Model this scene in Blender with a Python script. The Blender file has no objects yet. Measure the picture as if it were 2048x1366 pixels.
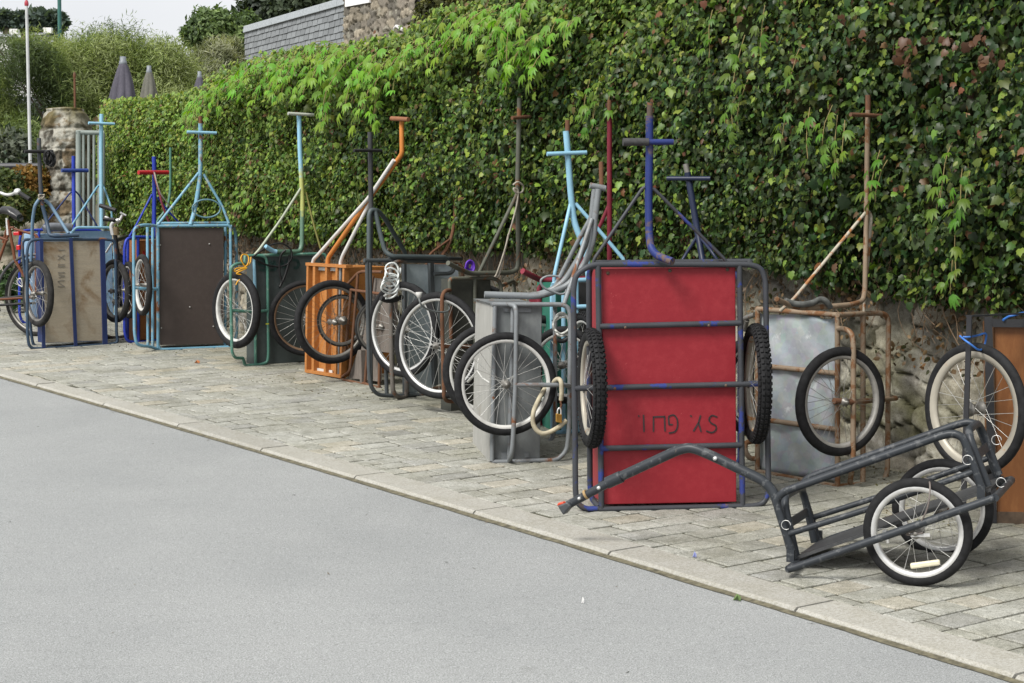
import bpy, math, random
import numpy as np
from mathutils import Vector, Matrix
R = math.radians
rng = np.random.default_rng(7)
random.seed(7)
SC = bpy.context.scene
COL = SC.collection
# ------------------------------------------------------------ camera, sky, sun, exposure
F = 3800.0
HORIZON = 460.0
PITCH = math.atan((683.0 - HORIZON) / F)
KG, HG = 0.1139, 1.642
cp, sp = math.cos(PITCH), math.sin(PITCH)
FW = Vector((0, cp, -sp)); RT = Vector((1, 0, 0)); DN = Vector((0, -sp, -cp))
CAMZ = HG / (cp + KG * sp)
CAM = Vector((0, 0, CAMZ))
SLOPE = (-sp + KG * cp) / (cp + KG * sp)
cam = bpy.data.cameras.new('camera')
cam.sensor_width = 36.0; cam.lens = F / 2048 * 36; cam.clip_end = 2000; cam.clip_start = 0.05
camo = bpy.data.objects.new('camera', cam); COL.objects.link(camo)
camo.location = CAM; camo.rotation_euler = (math.pi / 2 - PITCH, 0, 0)
SC.camera = camo
SUN_EL, SUN_AZ = R(48), R(-40)          # azimuth: 0 = behind the camera, negative = from the left
sd = Vector((math.sin(SUN_AZ) * math.cos(SUN_EL), -math.cos(SUN_AZ) * math.cos(SUN_EL), math.sin(SUN_EL)))
w = bpy.data.worlds.new('World'); SC.world = w; w.use_nodes = True
wn = w.node_tree.nodes; wl = w.node_tree.links
sky = wn.new('ShaderNodeTexSky'); sky.sky_type = 'NISHITA'; sky.sun_disc = False
sky.sun_elevation = SUN_EL; sky.sun_rotation = math.atan2(sd.x, sd.y)
sky.dust_density = 6.0; sky.ozone_density = 1.0; sky.air_density = 1.0
hs = wn.new('ShaderNodeHueSaturation'); hs.inputs['Saturation'].default_value = 0.25
# a bright overcast: most of the sky is covered by pale cloud, a little thinner here and there
tcw = wn.new('ShaderNodeTexCoord'); cln = wn.new('ShaderNodeTexNoise'); cln.inputs['Scale'].default_value = 2.2; cln.inputs['Detail'].default_value = 6
crw = wn.new('ShaderNodeValToRGB'); crw.color_ramp.elements[0].position = .3; crw.color_ramp.elements[1].position = .7
crw.color_ramp.elements[0].color = (4.6, 4.75, 5.0, 1); crw.color_ramp.elements[1].color = (6.5, 6.5, 6.45, 1)
cmx = wn.new('ShaderNodeMix'); cmx.data_type = 'RGBA'; cmx.inputs[0].default_value = .82
bg = wn['Background']; bg.inputs['Strength'].default_value = 0.15
wl.new(tcw.outputs['Generated'], cln.inputs['Vector']); wl.new(cln.outputs['Fac'], crw.inputs['Fac'])
wl.new(sky.outputs[0], hs.inputs['Color']); wl.new(hs.outputs[0], cmx.inputs[6]); wl.new(crw.outputs[0], cmx.inputs[7]); wl.new(cmx.outputs[2], bg.inputs['Color'])
sun = bpy.data.lights.new('sun', 'SUN'); sun.energy = 3.3; sun.angle = R(20); sun.color = (1, 0.965, 0.9)
suno = bpy.data.objects.new('sun', sun); COL.objects.link(suno)
suno.rotation_euler = sd.to_track_quat('Z', 'Y').to_euler(); suno.location = (0, 0, 20)
SC.view_settings.view_transform = 'Standard'; SC.view_settings.look = 'None'
SC.view_settings.exposure = 0.34; SC.view_settings.gamma = 1.0
SC.render.engine = 'CYCLES'
SC.cycles.max_bounces = 6; SC.cycles.diffuse_bounces = 3; SC.cycles.glossy_bounces = 3
SC.cycles.transmission_bounces = 3; SC.cycles.transparent_max_bounces = 6
SC.cycles.use_denoising = True
# ------------------------------------------------------------ where photo points lie in the place
def ray(x, y): return RT * ((x - 1024) / F) + DN * ((y - 683) / F) + FW
def P(x, y, Z): return CAM + ray(x, y) * Z
def G(x, y): return CAM + ray(x, y) * (HG / ((y - 683) / F + KG))
def gz(x, y): return SLOPE * y
class Pl:
    """a vertical plane standing on the ground: through one ground point at a yaw, or through two ground points"""
    def __init__(s, a, b):
        s.o = G(*a)
        if isinstance(b, tuple):
            d = G(*b) - s.o; s.yaw = math.atan2(d.y, d.x)
        else: s.yaw = R(b)
        s.u = Vector((math.cos(s.yaw), math.sin(s.yaw), 0)); s.n = Vector((-math.sin(s.yaw), math.cos(s.yaw), 0))
    def __call__(s, x, y=None, off=0.0):
        if y is None:
            x = tuple(x); off = x[2] if len(x) > 2 else 0.0; x, y = x[0], x[1]
        r = ray(x, y); t = (off - (CAM - s.o).dot(s.n)) / r.dot(s.n)
        return CAM + r * t
def yaw_u(deg): return Vector((math.cos(R(deg)), math.sin(R(deg)), 0))
# ------------------------------------------------------------ materials
def nodes(name):
    m = bpy.data.materials.new(name); m.use_nodes = True
    nt = m.node_tree; return m, nt, nt.nodes['Principled BSDF']
def N(nt, t, **k):
    n = nt.nodes.new(t)
    for a, v in k.items():
        if a in n.inputs: n.inputs[a].default_value = v
        else: setattr(n, a, v)
    return n
def coords(nt):
    return N(nt, 'ShaderNodeTexCoord').outputs['Object']
def noise(nt, co, scale, detail=4, rough=.55, dist=0.0):
    n = N(nt, 'ShaderNodeTexNoise'); n.inputs['Scale'].default_value = scale; n.inputs['Detail'].default_value = detail
    n.inputs['Roughness'].default_value = rough; n.inputs['Distortion'].default_value = dist
    nt.links.new(co, n.inputs['Vector']); return n.outputs['Fac']
def ramp(nt, fac, p0, p1, c0=(0, 0, 0, 1), c1=(1, 1, 1, 1)):
    r = N(nt, 'ShaderNodeValToRGB'); e = r.color_ramp.elements
    e[0].position = p0; e[1].position = p1; e[0].color = c0; e[1].color = c1
    nt.links.new(fac, r.inputs['Fac']); return r.outputs['Color']
def mix(nt, fac, a, b, mode='MIX'):
    n = N(nt, 'ShaderNodeMix', data_type='RGBA', blend_type=mode)
    for sock, v in ((n.inputs['Factor'], fac), (n.inputs[6], a), (n.inputs[7], b)):
        if hasattr(v, 'is_output') or isinstance(v, bpy.types.NodeSocket): nt.links.new(v, sock)
        elif isinstance(v, (int, float)): sock.default_value = v
        else: sock.default_value = (*v[:3], 1)
    return n.outputs[2]
def bump(nt, b, h, strength=.3, dist=.01):
    n = N(nt, 'ShaderNodeBump'); n.inputs['Strength'].default_value = strength; n.inputs['Distance'].default_value = dist
    nt.links.new(h, n.inputs['Height']); nt.links.new(n.outputs[0], b.inputs['Normal'])
_mc = {}
GAIN = .82      # overall depth of the paint and board colours
def paint(name, col, rust=0.15, rough=.42, metal=0.0, rustcol=(.13, .055, .026), wear=None, scale=9, ws=21):
    """tube or sheet paint with rust patches and worn spots"""
    if name in _mc: return _mc[name]
    col = tuple(x * GAIN for x in col)
    m, nt, b = nodes(name); co = coords(nt)
    v = noise(nt, co, 5, 5)
    c = mix(nt, ramp(nt, v, .3, .75), tuple(x * .78 for x in col), tuple(min(1, x * 1.15) for x in col))
    if wear:
        wv = noise(nt, co, ws, 6, .65)
        c = mix(nt, ramp(nt, wv, .56, .60), c, wear)
    rv = noise(nt, co, scale, 8, .68, .6)
    hi = .78 - .42 * rust
    rf = ramp(nt, rv, hi - .03, hi + .03)
    r2 = mix(nt, noise(nt, co, 60, 3), rustcol, tuple(x * 1.7 for x in rustcol))
    c = mix(nt, rf, c, r2); b.inputs['Specular IOR Level'].default_value = .28
    nt.links.new(c, b.inputs['Base Color'])
    nt.links.new(ramp(nt, rf, 0, 1, (rough,) * 3 + (1,), (.9,) * 3 + (1,)), b.inputs['Roughness'])
    b.inputs['Metallic'].default_value = metal
    bump(nt, b, rv, .25, .004)
    _mc[name] = m; return m
def plain(name, col, rough=.5, metal=0.0, var=.2, scale=25, bstr=.15, spec=.5):
    if name in _mc: return _mc[name]
    m, nt, b = nodes(name); co = coords(nt)
    v = noise(nt, co, scale, 5)
    c = mix(nt, ramp(nt, v, .3, .7), tuple(x * (1 - var) for x in col), tuple(min(1, x * (1 + var)) for x in col))
    nt.links.new(c, b.inputs['Base Color']); b.inputs['Roughness'].default_value = rough; b.inputs['Metallic'].default_value = metal
    b.inputs['Specular IOR Level'].default_value = spec
    bump(nt, b, v, bstr, .003)
    _mc[name] = m; return m
def sheet(name, c0, c1, c2, rough=.6, metal=0.0, stain=(.2, .13, .07), stain_amt=.62, stretch=(1, 1, 1), scale=3.5, scratch=None):
    """weathered board or panel: blotches, grain stretched along one way, stains"""
    if name in _mc: return _mc[name]
    c0, c1, c2 = (tuple(x * GAIN for x in q) for q in (c0, c1, c2))
    m, nt, b = nodes(name); tc = coords(nt)
    mp = N(nt, 'ShaderNodeMapping'); mp.inputs['Scale'].default_value = stretch; nt.links.new(tc, mp.inputs['Vector'])
    co = mp.outputs[0]
    c = mix(nt, ramp(nt, noise(nt, co, scale, 6, .6), .3, .7), c0, c1)
    c = mix(nt, ramp(nt, noise(nt, co, scale * 9, 5, .7), .45, .72), c, c2)
    c = mix(nt, ramp(nt, noise(nt, tc, 2.6, 7, .62, .5), stain_amt, stain_amt + .12), c, stain)
    if scratch: c = mix(nt, ramp(nt, noise(nt, co, 34, 8, .75, 1.2), .66, .70), c, scratch)
    nt.links.new(c, b.inputs['Base Color']); b.inputs['Roughness'].default_value = rough; b.inputs['Metallic'].default_value = metal
    b.inputs['Specular IOR Level'].default_value = .3
    bump(nt, b, noise(nt, co, scale * 9, 5, .7), .25, .004)
    _mc[name] = m; return m
def leafmat(name, rough=.42, trans=.3, spec=.45):
    if name in _mc: return _mc[name]
    m, nt, b = nodes(name)
    a = N(nt, 'ShaderNodeAttribute', attribute_name='tint')
    g = noise(nt, coords(nt), 60, 2)
    c = mix(nt, ramp(nt, g, .35, .7), a.outputs['Color'], (1, 1, 1)); 
    c = mix(nt, .12, a.outputs['Color'], c)
    nt.links.new(a.outputs['Color'], b.inputs['Base Color']); b.inputs['Roughness'].default_value = rough
    b.inputs['Specular IOR Level'].default_value = spec
    tr = N(nt, 'ShaderNodeBsdfTranslucent')
    tc = mix(nt, 1.0, a.outputs['Color'], (1.25, 1.3, .55), 'MULTIPLY'); nt.links.new(tc, tr.inputs['Color'])
    ms = N(nt, 'ShaderNodeMixShader'); ms.inputs[0].default_value = trans
    nt.links.new(b.outputs[0], ms.inputs[1]); nt.links.new(tr.outputs[0], ms.inputs[2])
    nt.links.new(ms.outputs[0], nt.nodes['Material Output'].inputs['Surface'])
    _mc[name] = m; return m
RUBBER = plain('tyre_rubber', (.0135, .0138, .015), .78, 0, .4, 40, .2, .22)
RUBBER2 = plain('old_tyre_rubber', (.024, .0235, .023), .82, 0, .4, 30, .2, .2)
ALU = plain('rim_alloy', (.62, .62, .61), .35, .55, .12, 30, .05)
WHITE = plain('white_painted_rim', (.52, .52, .50), .55, 0, .15, 20, .05)
GREYRIM = plain('grey_rim', (.27, .265, .25), .5, .1, .2, 20, .05)
DULL = paint('dull_steel', (.27, .26, .24), .32, .45, .5)
BROWNRIM = paint('copper_brown_rim', (.30, .2, .13), .35, .4, .5)
BEIGERIM = paint('beige_rusty_rim', (.47, .44, .37), .38, .45, .2, (.3, .13, .03))
SPOKE = plain('spoke_steel', (.50, .50, .48), .35, .6, .2, 40, 0)
RUSTSPOKE = plain('rusty_spoke_steel', (.22, .16, .12), .5, .4, .2, 40, 0)
BLACKP = plain('black_plastic', (.013, .013, .014), .5, 0, .2, 40, .1, .3)
RUST = paint('rusty_steel', (.14, .08, .05), .8, .75, .1, (.1, .048, .027))
# ------------------------------------------------------------ mesh builder
class MB:
    def __init__(s): s.v = []; s.f = []; s.sm = []
    def add(s, vs, fs, smooth=False):
        o = len(s.v); s.v += [Vector(x) for x in vs]; s.f += [tuple(i + o for i in q) for q in fs]; s.sm += [smooth] * len(fs)
    def tube(s, pts, r, seg=9, fil=0.0, closed=False, cap=True, r1=None):
        pts = [Vector(p) for p in pts]
        if fil > 0 and len(pts) > 2: pts = fillet(pts, fil)
        q = [pts[0]]
        for p in pts[1:]:
            if (p - q[-1]).length > 1e-5: q.append(p)
        pts = q; n = len(pts)
        if n < 2: return
        T = []
        for i in range(n):
            if closed: t = pts[(i + 1) % n] - pts[i - 1]
            else: t = pts[min(i + 1, n - 1)] - pts[max(i - 1, 0)]
            T.append(t.normalized() if t.length > 1e-9 else Vector((0, 0, 1)))
        a = Vector((0, 0, 1)) if abs(T[0].z) < .9 else Vector((1, 0, 0))
        nn = (a - T[0] * a.dot(T[0])).normalized(); vs = []
        for i in range(n):
            nn = (nn - T[i] * nn.dot(T[i])); nn = nn.normalized() if nn.length > 1e-9 else T[i].orthogonal().normalized()
            bb = T[i].cross(nn); rr = r if r1 is None else r + (r1 - r) * i / (n - 1)
            for k in range(seg):
                an = 2 * math.pi * k / seg
                vs.append(pts[i] + (nn * math.cos(an) + bb * math.sin(an)) * rr)
        fs = []
        for i in range(n if closed else n - 1):
            j = (i + 1) % n
            for k in range(seg):
                l = (k + 1) % seg; fs.append((i * seg + k, i * seg + l, j * seg + l, j * seg + k))
        s.add(vs, fs, True)
        if cap and not closed:
            s.add(vs[:seg], [tuple(range(seg))[::-1]]); s.add(vs[-seg:], [tuple(range(seg))])
    def hexa(s, a, b):
        """box from a front quad and a back quad, same winding"""
        s.add(list(a) + list(b), [(0, 1, 2, 3), (7, 6, 5, 4), (0, 4, 5, 1), (1, 5, 6, 2), (2, 6, 7, 3), (3, 7, 4, 0)])
    def bar(s, p, q, wv, hv):
        """straight bar p->q with half-extents wv, hv (vectors)"""
        p, q = Vector(p), Vector(q)
        s.hexa([p - wv - hv, p + wv - hv, p + wv + hv, p - wv + hv], [q - wv - hv, q + wv - hv, q + wv + hv, q - wv + hv])
    def lathe(s, c, ax, prof, seg=40, smooth=True, closedprof=False):
        """profile of (radius, along-axis) swept round the axis"""
        ax = ax.normalized(); e = ax.orthogonal().normalized(); g = ax.cross(e); m = len(prof); vs = []; fs = []
        for i in range(seg):
            an = 2 * math.pi * i / seg; d = e * math.cos(an) + g * math.sin(an)
            for (rr, h) in prof: vs.append(c + d * rr + ax * h)
        for i in range(seg):
            j = (i + 1) % seg
            for k in range(m if closedprof else m - 1):
                l = (k + 1) % m; fs.append((i * m + k, i * m + l, j * m + l, j * m + k))
        s.add(vs, fs, smooth)
    def cut(s): s.cuts = getattr(s, 'cuts', []) + [(len(s.v), len(s.f))]
    def build_each(s, name, mat, parent=None, bevel=0.0):
        """every piece ended with cut() becomes an object of its own"""
        a = b = 0; out = []
        for v, f in s.cuts:
            m = MB(); m.v = s.v[a:v]; m.f = [tuple(i - a for i in q) for q in s.f[b:f]]; m.sm = s.sm[b:f]; out.append(m.build(name, mat, parent, bevel)); a, b = v, f
        return out
    def build(s, name, mat, parent=None, bevel=0.0):
        me = bpy.data.meshes.new(name); o = bpy.data.objects.new(name, me); COL.objects.link(o)
        org = Vector((0, 0, 0))
        if parent is not None:
            o.parent = parent; org = wloc(parent)
        elif s.v:
            org = Vector(((min(v.x for v in s.v) + max(v.x for v in s.v)) / 2, (min(v.y for v in s.v) + max(v.y for v in s.v)) / 2, min(v.z for v in s.v)))
            o.location = org
        me.from_pydata([v - org for v in s.v], [], s.f)
        me.polygons.foreach_set('use_smooth', s.sm); me.validate(); me.update()
        me.materials.append(mat)
        if bevel > 0:
            b = o.modifiers.new('bevel', 'BEVEL'); b.width = bevel; b.segments = 2; b.limit_method = 'ANGLE'
        return o
def wloc(o):
    l = Vector(o.location)
    while o.parent: o = o.parent; l = l + o.location
    return l
def fillet(pts, rad, n=5):
    out = [pts[0]]
    for i in range(1, len(pts) - 1):
        a, b, c = pts[i - 1], pts[i], pts[i + 1]
        d0, d1 = a - b, c - b; l = min(rad, d0.length * .48, d1.length * .48)
        if d0.length < 1e-6 or d1.length < 1e-6: continue
        p, q = b + d0.normalized() * l, b + d1.normalized() * l
        for k in range(n + 1):
            t = k / n; out.append(p * (1 - t) ** 2 + b * 2 * t * (1 - t) + q * t * t)
    out.append(pts[-1]); return out
def smoothpts(pts, n=6):
    """Catmull-Rom through the points, for ropes and cables"""
    pts = [Vector(p) for p in pts]; out = []
    for i in range(len(pts) - 1):
        p0, p1, p2, p3 = pts[max(i - 1, 0)], pts[i], pts[i + 1], pts[min(i + 2, len(pts) - 1)]
        for k in range(n):
            t = k / n
            out.append(.5 * (2 * p1 + (p2 - p0) * t + (2 * p0 - 5 * p1 + 4 * p2 - p3) * t * t + (3 * p1 - p0 - 3 * p2 + p3) * t ** 3))
    out.append(pts[-1]); return out
def thing(name, label, cat, loc, group=None):
    o = bpy.data.objects.new(name, None); COL.objects.link(o); o.location = loc; o.empty_display_size = .1
    o['label'] = label; o['category'] = cat
    if group: o['group'] = group
    return o
def tag(o, label, cat, group=None):
    o['label'] = label; o['category'] = cat
    if group: o['group'] = group
    return o
def struct(o): o['kind'] = 'structure'; return o
def tubes(root, name, mat, pl, lines, r=.0125, fil=.045, seg=9):
    mb = MB()
    for ln in lines:
        rr = r
        if isinstance(ln, tuple) and isinstance(ln[0], list): ln, rr = ln
        mb.tube([p if isinstance(p, Vector) else pl(p) for p in ln], rr, seg, fil)
    return mb.build(name, mat, root)
def quadbox(pl, q, o0, o1):
    a = [pl(x, y, o0) for x, y in q]; return a, [v + pl.n * (o1 - o0) for v in a]
def wheel(root, c, ax, rad, tr=.020, rim=ALU, sp=28, knobs=False, tyre=RUBBER, spoke=SPOKE, rimw=None, hubr=.014, width=None, rimdepth=.012):
    """hub with tyre, rim and spokes as its sub-parts"""
    ax = ax.normalized(); e = Vector((0, 0, 1)); e = (e - ax * e.dot(ax)).normalized(); g = ax.cross(e)
    hb = MB(); hb.lathe(c, ax, [(0, -.055), (.008, -.055), (.008, -.04), (hubr * 1.5, -.036), (hubr * 1.5, -.03), (hubr, -.026), (hubr, .026), (hubr * 1.5, .03), (hubr * 1.5, .036), (.008, .04), (.008, .055), (0, .055)], 14)
    h = hb.build('wheel', DULL, root)
    t = MB(); pr = []; wd = width or 1.0
    for k in range(12):
        an = 2 * math.pi * k / 12; pr.append((rad - tr + tr * math.cos(an), tr * wd * math.sin(an)))
    t.lathe(c, ax, pr, 56, True, True)
    if knobs:
        nk = int(2 * math.pi * rad / .026)
        for i in range(nk):
            for (q, sh) in ((-.85, .5), (-.3, 0), (.3, 0), (.85, .5)):
                an = 2 * math.pi * (i + sh) / nk; d = e * math.cos(an) + g * math.sin(an); tt = -e * math.sin(an) + g * math.cos(an)
                ce = c + d * (rad - tr + tr * math.cos(q)) + ax * (tr * 1.02 * math.sin(q)); nn = (d * math.cos(q) + ax * math.sin(q)); sx = (ax * math.cos(q) - d * math.sin(q))
                t.bar(ce - nn * .003, ce + nn * .0055, tt * .0075, sx * .0058)
    t.build('tyre', tyre, h)
    ri = rad - 2 * tr; rw = rimw or tr * .62
    rm = MB(); rm.lathe(c, ax, [(ri + .010, -rw), (ri + .004, -rw * 1.05), (ri - .006, -rw * .9), (ri - rimdepth + .004, -rw * .5), (ri - rimdepth + .004, rw * .5), (ri - .006, rw * .9), (ri + .004, rw * 1.05), (ri + .010, rw)], 56, True)
    rm.build('rim', rim, h)
    s = MB()
    for i in range(sp):
        side = 1 if i % 2 else -1; a0 = 2 * math.pi * i / sp; a1 = a0 + (.9 if (i // 2) % 2 else -.9)
        p = c + (e * math.cos(a1) + g * math.sin(a1)) * hubr * 1.35 + ax * .032 * side
        q = c + (e * math.cos(a0) + g * math.sin(a0)) * (ri - rimdepth + .006)
        s.tube([p, q], .00105, 4, cap=False)
    s.build('spokes', spoke, h)
    return h
def cable(name, label, cat, mat, pts, r, parent=None, group=None, n=6, seg=7):
    mb = MB(); mb.tube(smoothpts(pts, n), r, seg)
    o = mb.build(name, mat, parent)
    if parent is None: tag(o, label, cat, group)
    return o
def leaf_cloud(name, mat, pos, nor, tip, size, col, tv, tf, parent=None, wid=None):
    """many small leaf faces in one mesh: tv = leaf template (across, along the tip, out of the blade)"""
    n = len(pos); k = len(tv); tv = np.array(tv, float)
    tip = tip - nor * np.sum(tip * nor, 1)[:, None]; tip /= np.linalg.norm(tip, axis=1)[:, None] + 1e-9
    side = np.cross(tip, nor); wd = np.ones(n) if wid is None else wid
    V = (pos[:, None, :] + size[:, None, None] * (side[:, None, :] * (tv[None, :, 0, None] * wd[:, None, None]) + tip[:, None, :] * tv[None, :, 1, None] + nor[:, None, :] * tv[None, :, 2, None])).reshape(-1, 3)
    tf = np.array(tf, np.int64); fl = tf.shape[1]
    Fi = (np.arange(n)[:, None, None] * k + tf[None]).reshape(-1, fl)
    org = Vector((0, 0, 0)) if parent is None else wloc(parent)
    me = bpy.data.meshes.new(name); o = bpy.data.objects.new(name, me); COL.objects.link(o)
    if parent is not None: o.parent = parent
    else:
        org = Vector((float(V[:, 0].mean()), float(V[:, 1].mean()), float(V[:, 2].min()))); o.location = org
    V = V - np.array(org)
    me.vertices.add(len(V)); me.vertices.foreach_set('co', V.astype(np.float32).ravel())
    me.loops.add(Fi.size); me.loops.foreach_set('vertex_index', Fi.astype(np.int32).ravel())
    me.polygons.add(len(Fi)); me.polygons.foreach_set('loop_start', (np.arange(len(Fi)) * fl).astype(np.int32))
    me.update(calc_edges=True)
    at = me.attributes.new('tint', 'FLOAT_COLOR', 'POINT')
    cc = np.ones((n, k, 4), np.float32); cc[:, :, :3] = col[:, None, :]; at.data.foreach_set('color', cc.ravel())
    me.materials.append(mat); return o
def grid_mesh(name, mat, V, nu, nv, parent=None, tint=None, smooth=True):
    """V: (nu*nv,3) points in rows"""
    idx = np.arange(nu * nv).reshape(nu, nv)
    Fi = np.stack([idx[:-1, :-1], idx[1:, :-1], idx[1:, 1:], idx[:-1, 1:]], -1).reshape(-1, 4)
    me = bpy.data.meshes.new(name); o = bpy.data.objects.new(name, me); COL.objects.link(o)
    org = Vector((0, 0, 0))
    if parent is not None: o.parent = parent; org = wloc(parent)
    V = V - np.array(org)
    me.vertices.add(len(V)); me.vertices.foreach_set('co', V.astype(np.float32).ravel())
    me.loops.add(Fi.size); me.loops.foreach_set('vertex_index', Fi.astype(np.int32).ravel())
    me.polygons.add(len(Fi)); me.polygons.foreach_set('loop_start', (np.arange(len(Fi)) * 4).astype(np.int32))
    me.update(calc_edges=True)
    if smooth: me.polygons.foreach_set('use_smooth', np.ones(len(Fi), bool))
    if tint is not None:
        at = me.attributes.new('tint', 'FLOAT_COLOR', 'POINT')
        cc = np.ones((len(V), 4), np.float32); cc[:, :3] = tint; at.data.foreach_set('color', cc.ravel())
    me.materials.append(mat); return o
def vnoise(x, y, seed=0):
    """smooth value noise on arrays"""
    r = np.random.default_rng(seed); T = r.random((256, 256))
    xi = np.floor(x).astype(int); yi = np.floor(y).astype(int); fx = x - xi; fy = y - yi
    fx = fx * fx * (3 - 2 * fx); fy = fy * fy * (3 - 2 * fy)
    g = lambda a, b: T[a % 256, b % 256]
    return (g(xi, yi) * (1 - fx) + g(xi + 1, yi) * fx) * (1 - fy) + (g(xi, yi + 1) * (1 - fx) + g(xi + 1, yi + 1) * fx) * fy
def fbm(x, y, seed=0, o=4):
    s = 0; a = .5
    for i in range(o): s = s + a * vnoise(x * 2 ** i, y * 2 ** i, seed + i); a *= .5
    return s
def inst(o, p): return o
# ============================================================ the ground, road, kerb and paving
def attrmat(name, rough, spots, bst, bsc, gain=1.0, moss=None):
    m, nt, b = nodes(name); co = coords(nt)
    a = N(nt, 'ShaderNodeAttribute', attribute_name='tint')
    c = a.outputs['Color']
    for (sc_, lo, hi, cl) in spots: c = mix(nt, ramp(nt, noise(nt, co, sc_, 6, .65), lo, hi), c, mix(nt, 1.0, c, cl, 'MULTIPLY'))
    if moss:
        msc, mlo, mhi, mcol = moss; c = mix(nt, ramp(nt, noise(nt, co, msc, 7, .6), mlo, mhi), c, mcol)
    nt.links.new(c, b.inputs['Base Color']); b.inputs['Roughness'].default_value = rough
    b.inputs['Specular IOR Level'].default_value = .3
    bump(nt, b, noise(nt, co, bsc, 6, .7), bst, .006); return m
# axes: a along the kerb (towards the far left), b across it (towards the wall)
KIN = [(0, 736), (185, 784), (322, 821), (496, 867), (700, 926), (871, 971), (1069, 1028), (1228, 1073), (1600, 1180), (1801, 1237), (1916, 1272), (2048, 1311)]
KOUT = [(0, 748), (105, 780), (258, 824), (374, 855), (527, 896), (700, 955), (787, 979), (953, 1024), (1148, 1082), (1240, 1110), (1600, 1222), (1680, 1243), (1841, 1295), (2048, 1359)]
k0, k1 = G(*KIN[-1]), G(*KIN[0])
E1 = Vector((k1.x - k0.x, k1.y - k0.y, 0)).normalized(); E2 = Vector((E1.y, -E1.x, 0))
O0 = Vector((k0.x, k0.y, 0))
def ab(p): d = Vector((p.x, p.y, 0)) - O0; return d.dot(E1), d.dot(E2)
def W(a, b, h=0.0):
    p = O0 + E1 * a + E2 * b; p.z = SLOPE * p.y + h; return p
ki = np.array([ab(G(*p)) for p in KIN]); ko = np.array([ab(G(*p)) for p in KOUT])
fi_, fo_ = np.polyfit(ki[:, 0], ki[:, 1], 2), np.polyfit(ko[:, 0], ko[:, 1], 2)
A0, A1 = -3.0, ki[:, 0].max()
def ext(f, a):
    if a > A1 + 1: return np.polyval(f, A1 + 1) + (a - A1 - 1) * np.polyval(np.polyder(f), A1 + 1)
    return np.polyval(f, a)
def bin_(a): return ext(fi_, a)
def bout(a): return ext(fo_, a)
wa, wb = ab(G(210, 605)), ab(G(2048, 992))
def bwall(a): return wb[1] + (a - wb[0]) * (wa[1] - wb[1]) / (wa[0] - wb[0])
KH = 0.018
asph, nt, b = nodes('asphalt'); co = coords(nt)
c = mix(nt, ramp(nt, noise(nt, co, 1.1, 5, .6), .3, .7), (.255, .265, .268), (.295, .304, .305))
c = mix(nt, ramp(nt, noise(nt, co, 210, 3, .7), .36, .66), mix(nt, 1.0, c, (.56, .56, .56), 'MULTIPLY'), mix(nt, 1.0, c, (1.34, 1.34, 1.33), 'MULTIPLY'))
c = mix(nt, ramp(nt, noise(nt, co, 75, 4, .75), .63, .72), c, (.14, .145, .15))
c = mix(nt, ramp(nt, noise(nt, co, .55, 6, .6, 1.2), .50, .66), c, mix(nt, 1.0, c, (.94, .943, .945), 'MULTIPLY'))
c = mix(nt, ramp(nt, noise(nt, co, 5.5, 7, .7), .64, .74), c, mix(nt, 1.0, c, (.84, .84, .83), 'MULTIPLY'))
nt.links.new(c, b.inputs['Base Color']); b.inputs['Roughness'].default_value = .88; b.inputs['Specular IOR Level'].default_value = .25
bump(nt, b, noise(nt, co, 260, 3, .7), .5, .004)
soil = plain('soil', (.075, .07, .04), .95, 0, .5, 8, .5)
def strip(name, mat, fb0, fb1, h, a0, a1, step=.5):
    av = np.arange(a0, a1 + step, step); V = []
    for a in av: V += [tuple(W(a, fb0(a), h)), tuple(W(a, fb1(a), h))]
    return struct(grid_mesh(name, mat, np.array(V), len(av), 2, smooth=False))
g = MB(); g.add([(-160, -40, SLOPE * -40 - .09), (160, -40, SLOPE * -40 - .09), (160, 260, SLOPE * 260 - .09), (-160, 260, SLOPE * 260 - .09)], [(0, 1, 2, 3)])
struct(g.build('ground', soil))
strip('road', asph, lambda a: -14.0, lambda a: bout(a) + .03, -KH, -9, 40)
# kerb stones: one strip of long pale granite blocks with a worn edge
kerbm = attrmat('kerb_granite', .85, [(90, .40, .62, (.74, .73, .70)), (7, .35, .7, (.88, .87, .83)), (260, .55, .62, (.6, .6, .58))], .4, 160)
mb = MB(); tint = []
a = -3.0; r_ = random.Random(3)
while a < 26:
    L = r_.uniform(.92, 1.06); n = 4; jg = .006
    aa = [a + jg + (L - 2 * jg) * i / n for i in range(n + 1)]
    t = r_.uniform(.90, 1.05); hk = r_.uniform(-.002, .002); base = len(mb.v); vs = []
    for q in aa:
        bi, bo = bin_(q), bout(q)
        w1 = .0012 * math.sin(q * 9.1) + .001 * math.sin(q * 23.0)
        vs += [W(q, bi - .004, -.02), W(q, bi - .008, .001 + hk), W(q, bo + .016 + w1, .001 + hk), W(q, bo + .004 + w1, -.008), W(q, bo + w1, -KH - .01)]
    fs = []
    for i in range(n):
        for k in range(4): fs.append((i * 5 + k, i * 5 + k + 1, i * 5 + 6 + k, i * 5 + 5 + k))
    fs += [tuple(range(5)), tuple(range(n * 5, n * 5 + 5))[::-1]]
    mb.add(vs, fs); tint += [(.385 * t, .378 * t, .35 * t)] * len(vs)
    a += L
kerb = struct(mb.build('kerb', kerbm))
at = kerb.data.attributes.new('tint', 'FLOAT_COLOR', 'POINT')
at.data.foreach_set('color', np.array([(*t, 1) for t in tint], np.float32).ravel())
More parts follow.
